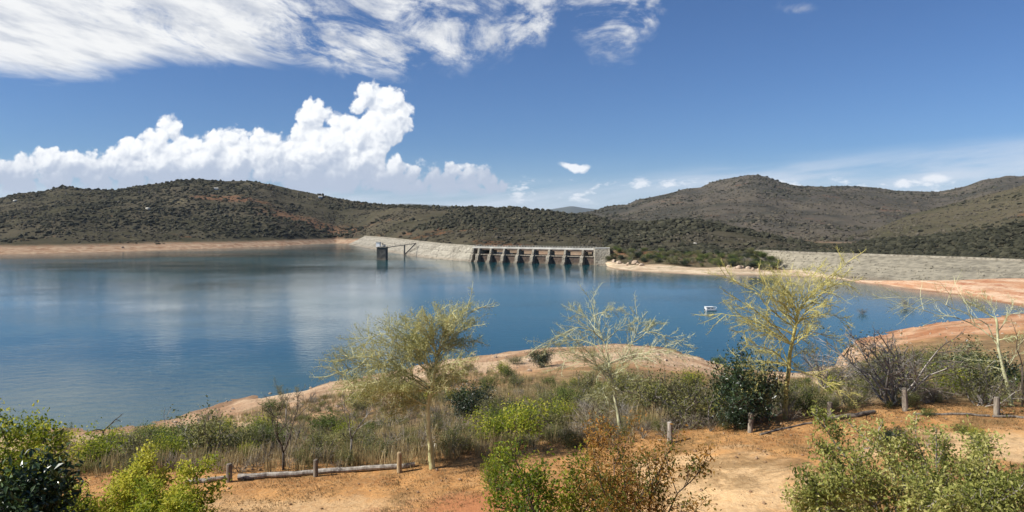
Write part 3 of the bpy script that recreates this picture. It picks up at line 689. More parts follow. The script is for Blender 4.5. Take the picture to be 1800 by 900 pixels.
patch_land('red_shore', fr2, [q+Vector((0, 2, .3)) for q in bk2], M['beach_red'], 200, 40, amp=.9, pw=.8, seed=27)

# ------------------------------------------------------------------ plants
Q = Quaternion
def rot_dir(d, ang, az):
    o = d.orthogonal().normalized(); o = Q(d, az) @ o
    return (Q(o, ang) @ d).normalized()
class Plant:
    """branches as thin tapered tubes and leaves as small folded blades"""
    def __init__(s): s.mb = MB(); s.tips = []; s.tw = []
    def limb(s, pts, r0, r1, n=6, t=.5):
        m = len(pts); s.mb.tube(pts, [r0+(r1-r0)*(i/(m-1)) for i in range(m)], n, t)
    def grow(s, p, d, L, r, lev, P):
        k = P['segs'][min(lev, len(P['segs'])-1)]; pts = [p.copy()]; wob = P.get('wob', .25); up = P.get('up', .1)
        for i in range(k):
            d = (d+Vector((R.gauss(0, wob), R.gauss(0, wob), R.gauss(0, wob)))*.6+Vector((0, 0, up))).normalized()
            p = p+d*(L/k); pts.append(p.copy())
        n = 6 if r > .04 else (4 if r > .014 else 3)
        r1 = r*P.get('taper', .45)
        s.mb.tube(pts, [r+(r1-r)*(i/k) for i in range(k+1)], n, R.uniform(.2, .8)*(1 if lev < 2 else 1), cap=False)
        if lev >= P['lev']:
            s.tips += pts[1:]; s.tw.append((pts[0], pts[-1])); return
        s.spawn(pts, L, r, lev, P)
    def spawn(s, pts, L, r, lev, P, start=.2):
        nc = P['kids'][min(lev, len(P['kids'])-1)]; m = len(pts)-1
        for i in range(nc):
            q = start+(1-start)*((i+R.random())/nc); a = q*m; j = min(int(a), m-1); b = pts[j].lerp(pts[j+1], a-j); dd = (pts[j+1]-pts[j]).normalized()
            nd = rot_dir(dd, math.radians(R.uniform(*P['ang'])), R.uniform(0, 2*math.pi))
            if P.get('flat'): nd.z *= P['flat']; nd.normalize()
            if P.get('out'): nd = (nd+P['out']*P.get('bias', .35)).normalized()
            s.grow(b, nd, L*R.uniform(*P['len'])*(1.15-.5*q), max(r*R.uniform(.34, .50), P.get('rmin', .004)), lev+1, P)
        # carry on at the end
        dd = (pts[-1]-pts[-2]).normalized(); s.grow(pts[-1], dd, L*P['len'][0], max(r*.5, P.get('rmin', .004)), lev+1, P)
    def leaves(s, pts, n, size, spread, aspect=.5, upb=.4, tmean=.5, tvar=.25, clump=True):
        """n leaves scattered about the given points; returns V,F,tint arrays"""
        pts = np.array([tuple(p) for p in pts]); idx = NR.integers(0, len(pts), n); c = pts[idx]+NR.normal(0, spread, (n, 3))
        return leaf_arrays(c, size, aspect, upb, tmean, tvar*1.25, .55)
def leaf_arrays(c, size, aspect=.5, upb=.4, tmean=.5, tvar=.25, cl=.8):
    n = len(c); d = NR.normal(0, 1, (n, 3)); d /= np.linalg.norm(d, axis=1, keepdims=True)
    nrm = NR.normal(0, 1, (n, 3)); nrm[:, 2] = np.abs(nrm[:, 2])+upb*2; sd = np.cross(d, nrm); sd /= np.linalg.norm(sd, axis=1, keepdims=True)+1e-9
    up = np.cross(sd, d); L = size*NR.uniform(.6, 1.35, (n, 1)); w = L*aspect*.5
    V = np.stack([c-d*L*.5, c+sd*w+up*L*.10-d*L*.06, c+d*L*.5-up*L*.06, c-sd*w+up*L*.10-d*L*.06], 1).reshape(-1, 3)
    Fq = np.arange(4*n).reshape(n, 4)
    t = tmean+NR.normal(0, tvar*.6, n)+fbm(c[:, 0]+c[:, 2]*.7, c[:, 1]-c[:, 2]*.6, cl, 55, 2)*tvar*2.2
    return V, Fq, np.repeat(np.clip(t, 0, 1), 4)
def leaf_obj(name, arrs, mat, parent=None):
    V = np.concatenate([a[0] for a in arrs]); T_ = np.concatenate([a[2] for a in arrs]); off = 0; Fs = []
    for a in arrs: Fs.append(a[1]+off); off += len(a[0])
    me = mesh_np(name, V, np.concatenate(Fs), mat, T_); return link(name, me, parent) if parent is not None or parent is None and mat is not None and name != '' else me
def leaf_mesh(name, arr, mat): return mesh_np(name, arr[0], arr[1], mat, arr[2])

# ---- fever trees: limbs traced as real branches at the tree's own distance, twigs grown on them
def fever(base, trunk, limbs, bark, label, Y0, r0, leafn, P, leaf=None, extra=6, exlen=2.0, leafsize=.05, tmean=.5, spread=.06):
    B = hit(*base) if Y0 is None else at(base[0], Y0)
    Y0 = B.y; root = empty('fever_tree', B); pl = Plant(); k = Y0/F
    dz = B.z-W(base[0], base[1], Y0).z
    def L(q):
        px, py = q[0], q[1]; dy = q[2] if len(q) > 2 else 0
        return W(px, py, Y0)+Vector((0, dy, dz))-B
    tp = [L(q) for q in trunk]; tp[0] = tp[0]-Vector((0, 0, .3)); m = len(tp)
    # smooth trunk
    tr = MB(); tt = resample(tp, 14)
    tt = [q+Vector((R.gauss(0, .012), R.gauss(0, .012), 0)) for q in tt]
    tr.tube(tt, [r0*(1.25 if i == 0 else 1)*(1-.5*i/13) for i in range(14)], 9, .5, jag=.05)
    tr.build('trunk', bark, root, smooth=True)
    for lb in limbs:
        pts = [L(q) for q in lb]; a = R.uniform(-1, 1)
        if len(lb[0]) < 3:
            s_ = R.uniform(-1.0, 1.0)
            pts = [p+Vector((0, s_*i/(len(pts)-1)*1.4, 0)) for i, p in enumerate(pts)]
        ln = sum((b-a_).length for a_, b in zip(pts, pts[1:])); rr = min(.036, .010+.008*ln)*r0/.12
        pts = resample(pts, max(6, int(ln*3))); pts = [pts[0]]+[p+Vector((R.gauss(0, .03), R.gauss(0, .05), R.gauss(0, .03))) for p in pts[1:]]
        pl.limb(pts, rr, rr*.3, 5)
        out = (pts[-1]-pts[0]).normalized()
        PP_ = dict(P); PP_['out'] = out
        pl.spawn(pts, ln, rr, 0, PP_, .18)
    tops = [tt[i] for i in range(8, 14)]
    for i in range(extra):
        b = R.choice(tops); az = math.pi*(.5 if i % 2 else 1.5)+R.uniform(-.9, .9)
        d = Vector((math.cos(az), math.sin(az), R.uniform(.35, .9))).normalized()
        PP_ = dict(P); PP_['out'] = d; pl.grow(b, d, exlen*R.uniform(.8, 1.2), .03, 0, PP_)
    pl.mb.build('branches', bark, root)
    if leafn:
        me = leaf_mesh('foliage', pl.leaves(pl.tips, leafn, leafsize, spread, .45, .3, tmean, .3), leaf or M['leaf_fever']); link('foliage', me, root)
    tag(root, label, 'tree', 'fever trees along the bank'); return root
PF = dict(segs=[5, 4, 3], kids=[22, 9, 5], ang=(30, 80), len=(.24, .42), lev=2, up=.015, wob=.26, rmin=.0065, taper=.55, bias=.15)
PB = dict(segs=[5, 4, 3], kids=[14, 8, 4], ang=(28, 70), len=(.24, .40), lev=2, up=.01, wob=.24, rmin=.0075, taper=.55, bias=.2)

def fill(starts, ends):
    out = []
    for i, (ex, ey) in enumerate(ends):
        sx, sy = starts[i % len(starts)]; dy = R.uniform(-1.6, 1.6); mx, my = sx+(ex-sx)*.5, sy+(ey-sy)*.6-6
        out.append([(sx, sy, 0), (mx, my, dy*.5), (ex, ey, dy)])
    return out
FILL_A = fill([(752, 715), (757, 688), (764, 652), (768, 628)], [(600, 655), (640, 622), (690, 572), (735, 556), (622, 692), (655, 660), (715, 590), (800, 548), (650, 708), (612, 630), (672, 600), (832, 576), (700, 715), (640, 675), (824, 625), (755, 552), (690, 660), (815, 655), (700, 630), (790, 570)])
FILL_B = fill([(1075, 668), (1070, 640), (1080, 690)], [(985, 610), (1010, 625), (1035, 700), (1120, 630), (1165, 610), (1000, 590), (1070, 735), (1140, 640), (1030, 560), (1060, 715)])
FILL_C = fill([(1386, 640), (1391, 606), (1399, 572), (1402, 552)], [(1300, 600), (1320, 570), (1345, 520), (1430, 480), (1310, 640), (1290, 575), (1450, 530), (1480, 490), (1440, 620), (1450, 570), (1380, 500), (1340, 505), (1340, 620), (1300, 540), (1470, 520), (1360, 480)])
fever((760, 825), [(760,825),(758,795),(753,755),(751,720),(757,685),(764,650),(769,625)],
      [[(752,716),(756,680),(764,648),(772,615),(790,585),(826,556)], [(757,690),(735,665),(700,646),(650,640),(596,652)], [(762,655),(740,625),(710,603),(670,592),(628,602)],
       [(765,640),(785,615),(810,600),(836,600)], [(768,620),(757,590),(762,565),(776,547)], [(751,715),(728,700),(690,688),(645,690)], [(753,705),(778,680),(806,642)],
       [(760,660),(735,640),(690,625),(640,625),(605,632)], [(766,630),(745,600),(720,585),(700,578)], [(768,620),(790,590),(805,570),(812,553)], [(756,690),(720,680),(680,665),(630,668)], [(752,715),(740,705),(715,720),(690,735)]]+FILL_A,
      M['fever_bark'], 'broad feathery yellow green fever tree beside the end of the log rail', None, .13, 50000, dict(PF, kids=[20, 9, 5]), extra=4, exlen=1.7, leafsize=.055, tmean=.55, spread=.08)
fever((1092, 762), [(1092,762),(1086,725),(1079,692),(1075,668),(1070,640)],
      [[(1075,665),(1071,630),(1060,595),(1046,558),(1040,532)], [(1062,600),(1040,580),(1010,572),(975,592),(950,600)], [(1056,585),(1030,560),(1005,548)], [(1044,556),(1062,545),(1082,540)],
       [(1076,668),(1095,640),(1112,605),(1122,575),(1121,553)], [(1114,602),(1140,585),(1170,590),(1204,607)], [(1118,590),(1145,575),(1160,572)], [(1062,600),(1085,582),(1105,572),(1130,575)],
       [(1076,668),(1055,690),(1046,720),(1045,748)], [(1074,655),(1040,640),(1000,640),(975,660)], [(1076,668),(1062,655),(1045,650),(1030,665)], [(1078,680),(1105,665),(1130,672)], [(1072,640),(1050,610),(1015,600),(970,612)], [(1090,640),(1120,625),(1150,615),(1185,618)]]+FILL_B,
      M['fever_pale'], 'pale nearly leafless fever tree standing before the sandy point', None, .10, 14000, PB, extra=3, exlen=1.5, leafsize=.05, tmean=.6)
fever((1380, 736), [(1380,736),(1381,702),(1384,668),(1386,640),(1391,608),(1398,576),(1403,548)],
      [[(1402,550),(1425,525),(1450,500),(1476,478),(1500,462)], [(1402,552),(1385,535),(1372,505),(1365,480)], [(1398,575),(1370,560),(1350,540),(1330,515),(1300,500),(1270,487)], [(1391,606),(1365,590),(1340,570),(1300,560),(1268,558)],
       [(1404,546),(1440,528),(1475,505),(1510,500)], [(1391,602),(1420,582),(1445,590),(1468,600)], [(1385,642),(1365,640),(1340,660),(1302,688)], [(1387,640),(1376,612),(1356,624),(1328,652)], [(1388,628),(1398,640),(1417,658)],
       [(1386,650),(1420,656),(1445,668),(1468,684)], [(1402,556),(1402,525),(1394,500),(1400,482)], [(1403,548),(1418,520),(1425,490),(1440,472)], [(1395,590),(1360,572),(1325,545),(1290,522)], [(1399,570),(1425,556),(1455,552),(1480,560)], [(1386,645),(1355,640),(1320,640),(1285,650)], [(1400,565),(1360,540),(1335,500),(1320,488)]]+FILL_C,
      M['fever_yellow'], 'upright yellow fever tree in front of the little boat', None, .125, 15000, dict(PF, kids=[14, 8, 4]), extra=5, exlen=1.8, leafsize=.05, tmean=.75, spread=.05)
fever((1780, 713), [(1780,713),(1772,686),(1763,650),(1756,612),(1753,582),(1751,560)],
      [[(1752,586),(1770,570),(1792,550),(1815,545)], [(1755,608),(1738,572),(1700,550),(1650,528),(1588,524)], [(1751,562),(1738,548),(1726,524)], [(1754,598),(1710,565),(1650,552),(1600,538)], [(1763,650),(1735,645),(1705,652),(1676,660)], [(1758,620),(1725,612),(1690,610)],
       [(1764,655),(1750,668),(1730,680)], [(1752,570),(1760,545),(1756,525)], [(1766,660),(1785,625),(1800,600)], [(1760,635),(1730,640),(1690,632)]],
      M['fever_pale'], 'leaning pale fever tree at the right edge with long bare boughs', None, .095, 4000, dict(PB, kids=[11, 6, 3]), extra=2, exlen=1.2, leafsize=.05, tmean=.6)

# ---- shrubs: a few kinds, built once each in several shapes, then copied
def shrub_meshes(kind, h, w, seed):
    R.seed(seed); pl = Plant()
    K = dict(dry=dict(n=9, leaf=0, bark='twig_dry', lev=2, kids=[7, 5], up=.05), bare=dict(n=8, leaf=500, bark='grey_bark', mat='leaf_olive', size=.05, lev=2, kids=[10, 8], up=.02),
             olive=dict(n=8, leaf=2300, bark='grey_bark', mat='leaf_olive', size=.065, lev=2, kids=[6, 5], up=.05), green=dict(n=8, leaf=2400, bark='dark_bark', mat='leaf_green', size=.075, lev=2, kids=[6, 4], up=.05),
             yellow=dict(n=8, leaf=1900, bark='dead_bark', mat='leaf_yellow', size=.085, lev=2, kids=[6, 4], up=.06), dark=dict(n=9, leaf=5200, bark='dark_bark', mat='leaf_dark', size=.085, lev=2, kids=[6, 5], up=.04))[kind]
    P = dict(segs=[4, 3, 2], kids=K['kids'], ang=(25, 60), len=(.32, .55), lev=K['lev'], up=K['up'], wob=.3, rmin=.004, taper=.4)
    for i in range(K['n']):
        az = 2*math.pi*(i+R.random())/K['n']; tilt = R.uniform(.1, 1.) ** .7
        d = Vector((math.cos(az)*w/2*tilt*1.1, math.sin(az)*w/2*tilt*1.1, h*R.uniform(.55, .85))); L = d.length*.72
        pl.grow(Vector((R.gauss(0, .06), R.gauss(0, .06), -.08)), d.normalized(), L, .012+.011*h*.6, 0, P)
    out = [('branches', pl.mb.mesh('branches', M[K['bark']]))]
    if K['leaf']:
        c = [p for p in pl.tips if p.z > .12]
        out.append(('foliage', leaf_mesh('foliage', pl.leaves(c, K['leaf'], K['size']*(.8+.15*h), .10+.03*h, .5, .4, .5, .3), M[K['mat']])))
    return out
LIB = {}
for kind, hs in (('dry', (1.3, 1.7, 1.0)), ('bare', (1.8, 2.3)), ('olive', (1.5, 2.0, 1.2)), ('green', (1.5, 2.0, 1.3)), ('yellow', (1.4, 1.9)), ('dark', (2.0, 2.4))):
    LIB[kind] = [(h, shrub_meshes(kind, h, h*1.25, 100+17*i+len(kind))) for i, h in enumerate(hs)]
R.seed(99)
def shrub(kind, P_, h, label, group=None, var=None, wide=1., name='shrub', cat='shrub'):
    i = R.randrange(len(LIB[kind])) if var is None else var; h0, parts = LIB[kind][i]
    root = empty(name, P_, R.uniform(0, 6.28)); s = h/h0; root.scale = (s*wide, s*wide, s)
    for nm, me in parts: link(nm, me, root)
    tag(root, label, cat, group); return root

# ---- named shrubs the photo singles out
shrub('dark', hit(826, 752), 3.6, 'round dark evergreen bush right of the feathery fever tree', wide=.85, name='evergreen_bush', cat='bush')
shrub('dark', hit(1318, 752)+Vector((0, .8, 0)), 3.7, 'tall dark evergreen bush behind the slim leaning post', wide=.85, name='evergreen_bush', cat='bush')
shrub('dark', hit(1292, 754), 1.5, 'low dark bush at the foot of the tall evergreen', var=0, name='evergreen_bush', cat='bush')
shrub('dark', hit(1722, 700), 3.4, 'dark evergreen bush behind the leaning fever tree', wide=1.1, name='evergreen_bush', cat='bush')
shrub('dark', hit(952, 645), 3.4, 'lone dark bush on the sandy point above the water', wide=1.3, var=1, name='evergreen_bush', cat='bush')
shrub('dark', at(1562, 27.4), 1.0, 'small dark spiky plant on the bare earth at right', wide=1.0, name='evergreen_bush', cat='bush')
shrub('olive', hit(1215, 752), 3.2, 'large olive green bush left of the tall evergreen', wide=1.25, name='leafy_bush', cat='bush')
shrub('olive', hit(1170, 745)+Vector((0, 3, 0)), 2.7, 'olive bush behind the stubby pale post', wide=1.1, name='leafy_bush', cat='bush')
shrub('olive', hit(368, 815), 3.3, 'big olive bush behind the left end of the log rail', wide=1.15, name='leafy_bush', cat='bush')
shrub('green', hit(300, 805), 2.0, 'dark green bush beside the big olive bush at left', wide=1.2, name='leafy_bush', cat='bush')
shrub('green', hit(570, 770), 2.6, 'fresh green bush between the two small bare trees', wide=.9, name='leafy_bush', cat='bush')
shrub('bare', hit(1572, 712), 4.9, 'wide grey leafless bush of twisting boughs behind the forked stump post', wide=1.35, var=1, name='bare_bush', cat='bush')
shrub('bare', hit(1640, 712)+Vector((0, 3, 0)), 3.2, 'grey twiggy bush right of the wide leafless bush', wide=1.2, var=0, name='bare_bush', cat='bush')
shrub('bare', hit(1500, 706)+Vector((0, 4, 0)), 3.2, 'grey twiggy bush left of the wide leafless bush', wide=1.2, var=0, name='bare_bush', cat='bush')
shrub('green', at(1688, 29.2), .45, 'bright green weed tuft right of the forked stump post', wide=1.5, var=0, name='weed', cat='weed')
shrub('yellow', at(1712, 28.6), .5, 'yellowish weed tuft on the bare earth near the right posts', wide=1.3, var=0, name='weed', cat='weed')
shrub('green', at(1628, 31.8), .4, 'low green weed at the foot of the forked stump post', wide=1.9, var=1, name='weed', cat='weed')
shrub('yellow', at(865, 27.8), 1.5, 'yellow green seedling at the left side of the rust leaved tree', wide=.7, var=0, name='leafy_bush', cat='bush')
# dead shrubs standing in the shallows
for px, py, h, lb in ((1592, 541, 4.2, 'drowned grey shrub standing in the bay at right'), (1517, 552, 2.6, 'smaller drowned shrub out in the bay'), (1490, 575, 1.2, 'lowest drowned shrub barely above the bay water')):
    P_ = line([(px, py)], 0.)[0]; shrub('bare', P_-Vector((0, 0, .2)), h, lb, 'drowned shrubs in the bay', wide=1.3)

for px, py, h, kd, lb in ((905, 640, 1.6, 'olive', 'low olive bush left of the lone bush on the sandy point'), (985, 648, 1.2, 'dry', 'low grey bush right of the lone bush on the sandy point'), (1060, 655, 1.5, 'olive', 'low olive bush on the sandy point behind the pale fever tree'), (1262, 640, 1.6, 'green', 'small green bush at the waterline left of the tall evergreen'),
                          (1290, 638, 1.3, 'olive', 'smaller bush at the waterline behind the tall evergreen'), (1510, 618, 2.2, 'dry', 'grey bush on the orange shore left of the bay')):
    shrub(kd, hit(px, py), h, lb, wide=1.5, name='leafy_bush', cat='bush')
# small trees of their own shape
def small_tree(base, h, w, bark, label, leafn=0, leaf=None, leafsize=.06, kids=(6, 5, 3), lean=(0, 0), forks=3, fork_z=.2, r=.07, ang=(25, 55), up=.06, tmean=.5, cat='tree', name='small_tree', lev=2, spread=.1, Pn=None):
    P_ = hit(*base) if len(base) == 2 else at(base[0], base[2]); root = empty(name, P_); pl = Plant()
    t0 = Vector((0, 0, -.2)); t1 = Vector((lean[0]*.3, lean[1]*.3, h*fork_z))
    tr = MB(); tr.tube([t0, t0.lerp(t1, .5)+Vector((R.gauss(0, .02), R.gauss(0, .02), 0)), t1], [r*1.2, r, r*.85], 7, jag=.05); tr.build('trunk', bark, root, smooth=True)
    P = dict(segs=[6, 4, 3], kids=list(kids), ang=ang, len=(.28, .5), lev=lev, up=up, wob=.28, rmin=.0055, taper=.4)
    if Pn: P.update(Pn)
    for i in range(forks):
        az = 2*math.pi*(i+R.uniform(-.2, .2))/forks+.4; d = Vector((math.cos(az)*w/2+lean[0], math.sin(az)*w/2+lean[1], h*(1-fork_z)*R.uniform(.75, 1.05)))
        pl.grow(t1, d.normalized(), d.length*.72, r*.62, 0, P)
    pl.mb.build('branches', bark, root)
    if leafn: link('foliage', leaf_mesh('foliage', pl.leaves(pl.tips, leafn, leafsize, spread, .5, .4, tmean, .3), leaf), root)
    tag(root, label, cat); return root
small_tree((498, 827), 3.7, 2.7, M['dark_bark'], 'small dark leafless tree behind the log rail', 400, M['leaf_olive'], kids=(7, 5, 3), r=.06, name='bare_tree')
small_tree((618, 812), 3.3, 1.8, M['grey_bark'], 'small grey leafless tree left of the feathery fever tree', 0, None, kids=(8, 6, 3), r=.05, fork_z=.3, name='bare_tree')
small_tree((503, 750), 5.0, 3.2, M['grey_bark'], 'thin green topped tree on the slope near the left shore', 1700, M['leaf_olive'], .075, r=.06, fork_z=.35, tmean=.6, name='thorn_tree')
small_tree((1797, 716), 4.6, 1.6, M['dark_bark'], 'thin dark leafless sapling beside the leaning fever tree', 0, None, kids=(4, 3, 2), r=.045, forks=2, fork_z=.4, name='bare_tree')
small_tree((1246, 752), 2.2, 1.2, M['grey_bark'], 'thin grey dead sapling before the olive bush', 0, None, kids=(3, 3), r=.035, forks=2, fork_z=.4, name='bare_tree')
small_tree((182, 770), 2.4, 4.2, M['dark_bark'], 'dark dead stump with two spreading limbs on the left beach', 60, M['leaf_dark'], .12, kids=(3, 2), r=.14, forks=2, fork_z=.3, name='dead_stump', up=-.02)
small_tree((290, 752), 2.6, 1.8, M['grey_bark'], 'grey dead sapling on the left shore', 40, M['leaf_olive'], .1, kids=(3, 3), r=.05, forks=2, fork_z=.3, name='bare_tree')

# ---- foreground crowns below the viewpoint
small_tree((985, 900, 17.2), 3.2, 3.2, M['dark_bark'], 'multi stemmed bush with fresh green leaves, left half of the central foreground pair', 6500, M['leaf_yellow'], .10, kids=(9, 7, 4), forks=6, fork_z=.06, r=.05, tmean=.3, name='foreground_tree', spread=.12, lean=(-.25, .2))
small_tree((1090, 900, 16.6), 3.4, 4.4, M['dark_bark'], 'thin branched tree with green and rusty orange leaves at the centre foreground', 7500, M['leaf_rust'], .085, kids=(10, 7, 4), forks=6, fork_z=.06, r=.045, tmean=.38, name='foreground_tree', spread=.12, lean=(.2, 0))
small_tree((1590, 900, 16.4), 2.15, 6.0, M['grey_bark'], 'wide light green shrub with grey boughs in the right foreground', 13000, M['leaf_light'], .10, kids=(11, 7, 4), forks=7, fork_z=.05, r=.06, name='foreground_shrub', spread=.09, lean=(0, 0))
small_tree((1765, 900, 15.6), 1.8, 4.2, M['grey_bark'], 'sparse light green shrub filling the lower right corner', 8000, M['leaf_light'], .095, kids=(10, 7, 4), forks=5, fork_z=.06, r=.05, name='foreground_shrub', spread=.14)
small_tree((1675, 900, 17.4), 2.0, 4.4, M['grey_bark'], 'low light green shrub between the wide one and the corner one at right', 7000, M['leaf_light'], .095, kids=(10, 7, 4), forks=6, fork_z=.05, r=.05, name='foreground_shrub', spread=.1)
small_tree((1455, 900, 17.8), 2.0, 2.8, M['grey_bark'], 'small light green shrub at the left flank of the right foreground thicket', 3500, M['leaf_light'], .09, kids=(9, 6, 4), forks=5, fork_z=.05, r=.045, name='foreground_shrub', spread=.1)
small_tree((0, 900, 15.5), 2.9, 2.8, M['dark_bark'], 'dense glossy dark leaved tree filling the lower left corner', 9000, M['leaf_glossy'], .17, kids=(8, 6, 3), forks=6, fork_z=.08, r=.06, name='foreground_tree', spread=.2)
small_tree((185, 900, 21.5), 3.0, 7.0, M['dead_bark'], 'bright yellow green bush right of the glossy dark tree', 26000, M['leaf_yellow'], .125, kids=(11, 7, 4), forks=8, fork_z=.06, r=.06, tmean=.66, name='foreground_shrub', spread=.13)
small_tree((290, 900, 22.5), 1.9, 2.6, M['dead_bark'], 'smaller yellow green bush at the start of the log rail', 5000, M['leaf_yellow'], .115, kids=(9, 6, 4), forks=6, fork_z=.06, r=.05, tmean=.6, name='foreground_shrub', spread=.12)
small_tree((15, 900, 25.0), 3.9, 4.4, M['dead_bark'], 'tall yellow green bush showing above the glossy dark tree', 9000, M['leaf_yellow'], .13, kids=(8, 6, 3), forks=5, fork_z=.1, r=.07, tmean=.5, name='foreground_shrub', spread=.18)
small_tree((112, 800), 3.3, 1.7, M['grey_bark'], 'slender green sapling against the water at left', 1300, M['leaf_green'], .09, kids=(6, 5), forks=3, r=.04, name='foreground_tree', tmean=.7)

# ---- filler shrubs on the slope, labelled by what they stand next to
BORD = [(0,796),(100,788),(300,758),(400,736),(500,714),(600,697),(700,676),(800,654),(870,650),(1000,680),(1100,688),(1180,676),(1280,668),(1400,685),(1480,645),(1560,628),(1640,626),(1720,650),(1800,690)]
FEN = [(0,872),(330,852),(700,826),(900,800),(1178,772),(1318,752),(1460,728),(1592,716),(1800,722)]
ZONES = [(60,250,'below the yellow green bushes at left'),(250,330,'left of the big olive bush'),(330,430,'around the big olive bush at left'),(430,560,'around the small dark leafless tree'),(560,660,'around the small grey leafless tree'),(660,740,'under the feathery fever tree'),(740,800,'right of the feathery fever tree trunk'),
         (800,880,'around the round evergreen bush'),(880,960,'above the central foreground bushes'),(960,1040,'below the lone bush of the point'),(1040,1110,'around the pale leafless fever tree'),(1110,1200,'around the stubby pale post'),(1200,1270,'around the large olive bush'),
         (1270,1350,'around the tall evergreen bush'),(1350,1420,'around the yellow fever tree'),(1420,1520,'left of the wide leafless bush'),(1520,1640,'behind the wide leafless bush'),(1640,1720,'right of the wide leafless bush'),(1720,1800,'around the leaning fever tree')]
KL = dict(dry=('dry grey leafless shrub', 'ashen twiggy shrub'), bare=('gaunt bare shrub',), olive=('dull olive shrub', 'greyish green shrub'), green=('fresh green shrub', 'deep green shrub'), yellow=('yellow green shrub',))
SZ = ((1.25, 'low'), (1.75, 'middling'), (9, 'tall'))
used = {}
placed = []
def far_ok(x, y, dmin): return all((x-a)**2+(y-b)**2 > dmin*dmin for a, b in placed)
tries = 0
while len(placed) < 215 and tries < 9000:
    tries += 1
    px = R.uniform(90, 1830); b0 = float(np.interp(px, *zip(*BORD))); b1 = float(np.interp(px, *zip(*FEN)))-4
    if b1 <= b0+2: continue
    py = b0+(b1-b0)*R.random(); P_ = hit(px, py)
    if P_.y < 33.5 or P_.z < 1.2 or not far_ok(P_.x, P_.y, 1.5): continue
    kind = R.choices(['dry', 'bare', 'olive', 'green', 'yellow'], [3.0, 1.0, 4.4, 2.4, 1.7])[0]
    if px < 330 and kind == 'dry': kind = 'yellow'
    h = R.uniform(1.0, 2.4)*(1.1 if P_.y > 50 else 1)
    zone = next((z for z in ZONES if z[0] <= px < z[1]), ZONES[-1])[2]
    row = 'near the fence line' if P_.y < 41 else ('on the middle slope' if P_.y < 62 else 'near the beach')
    sz = next(n for m, n in SZ if h < m)
    lab = None
    for kl in KL[kind]:
        c = f'{sz} {kl} {zone}, {row}'
        if c not in used: lab = c; break
    if lab is None: continue
    used[lab] = 1; placed.append((P_.x, P_.y))
    shrub(kind, P_, h, lab, 'shrubs of the bank scrub', wide=R.uniform(.9, 1.3))

# ---- scrub mass and grass that nobody could count
def blades(pts, nb, h, w, mat, name, label, cat, lean=.45, tm=.5):
    n = len(pts); c = np.repeat(pts, nb, 0)+np.concatenate([NR.normal(0, .09, (n*nb, 2)), np.zeros((n*nb, 1))], 1)
    az = NR.uniform(0, 6.283, n*nb); H = np.repeat(h, nb)*NR.uniform(.5, 1.2, n*nb); ln = NR.uniform(.1, 1, n*nb)*lean*H
    dx = np.stack([np.cos(az)*ln, np.sin(az)*ln, H], -1); sd = np.stack([-np.sin(az), np.cos(az), 0*az], -1)*w
    V = np.stack([c-sd, c+sd, c+dx*np.array([.45, .45, .62])+sd*.7, c+dx*np.array([.45, .45, .62])-sd*.7, c+dx], 1)
    b = np.arange(n*nb)[:, None]*5; Fq = np.concatenate([b+np.array([[0, 1, 2]]), b+np.array([[0, 2, 3]]), b+np.array([[3, 2, 4]])], 0)
    t = np.clip(np.repeat(tm+NR.normal(0, .2, n), nb)+NR.normal(0, .12, n*nb), 0, 1)
    o = link(name, mesh_np(name, V.reshape(-1, 3), Fq, mat, np.repeat(t, 5))); tag(o, label, cat, kind='stuff')
def bank_points(n, pad0=0, pad1=0):
    out = []
    px = NR.uniform(40, 1860, n); b0 = np.interp(px, *zip(*BORD))+pad0; b1 = np.interp(px, *zip(*FEN))+pad1
    Ym = NR.uniform(31, 105, n)**1.0; x = (px-CX)/F*Ym; z = near_z(x, Ym); py = HY+(CH-z)/Ym*F
    k = (py > b0) & (py < b1) & (z > 1.)
    return np.stack([x, Ym, z], -1)[k]
gp = bank_points(19000); k = fbm(gp[:, 0], gp[:, 1], 7, 61, 3) > -.18; gp = gp[k]
blades(gp, 9, NR.uniform(.4, 1.1, len(gp)), .013, M['grass_dry'], 'dry_grass', 'tan dry grass growing between the shrubs of the bank', 'grass')
sp = bank_points(2600); 
def mass(name, pts, kinds, hs, label, mat_i):
    Vs, Fs, Ts = [], [], []; off = 0
    for p in pts:
        h0, parts = R.choice(LIB[R.choice(kinds)]); me = parts[mat_i][1] if mat_i < len(parts) else parts[0][1]
        key = me.name
        if key not in CACHE:
            v = np.empty(len(me.vertices)*3, np.float32); me.vertices.foreach_get('co', v)
            t = np.empty(len(me.vertices), np.float32); me.attributes['tint'].data.foreach_get('value', t)
            fs = np.array([tuple(pl_.vertices) for pl_ in me.polygons if len(pl_.vertices) == 4], np.int32)
            CACHE[key] = (v.reshape(-1, 3), fs, t)
        v, fs, t = CACHE[key]; s = R.uniform(*hs)/h0; a = R.uniform(0, 6.28); c_, s_ = math.cos(a)*s, math.sin(a)*s
        vv = np.stack([v[:, 0]*c_-v[:, 1]*s_+p[0], v[:, 0]*s_+v[:, 1]*c_+p[1], v[:, 2]*s+p[2]], -1)
        Vs.append(vv); Fs.append(fs+off); Ts.append(np.clip(t+R.uniform(-.2, .2), 0, 1)); off += len(v)
    me = mesh_np(name, np.concatenate(Vs), np.concatenate(Fs), None, np.concatenate(Ts)); return me
CACHE = {}
half = len(sp)//2
me = mass('dry_scrub', sp[:half], ['dry'], (.5, 1.2), '', 0); me.materials.append(M['twig_dry']); tag(link('dry_scrub', me), 'tangle of dry grey twigs between the shrubs of the bank', 'scrub', kind='stuff')
me = mass('green_scrub', sp[half:], ['olive', 'green'], (.4, 1.0), '', 1); me.materials.append(M['leaf_olive']); tag(link('green_scrub', me), 'low olive undergrowth between the shrubs of the bank', 'undergrowth', kind='stuff')
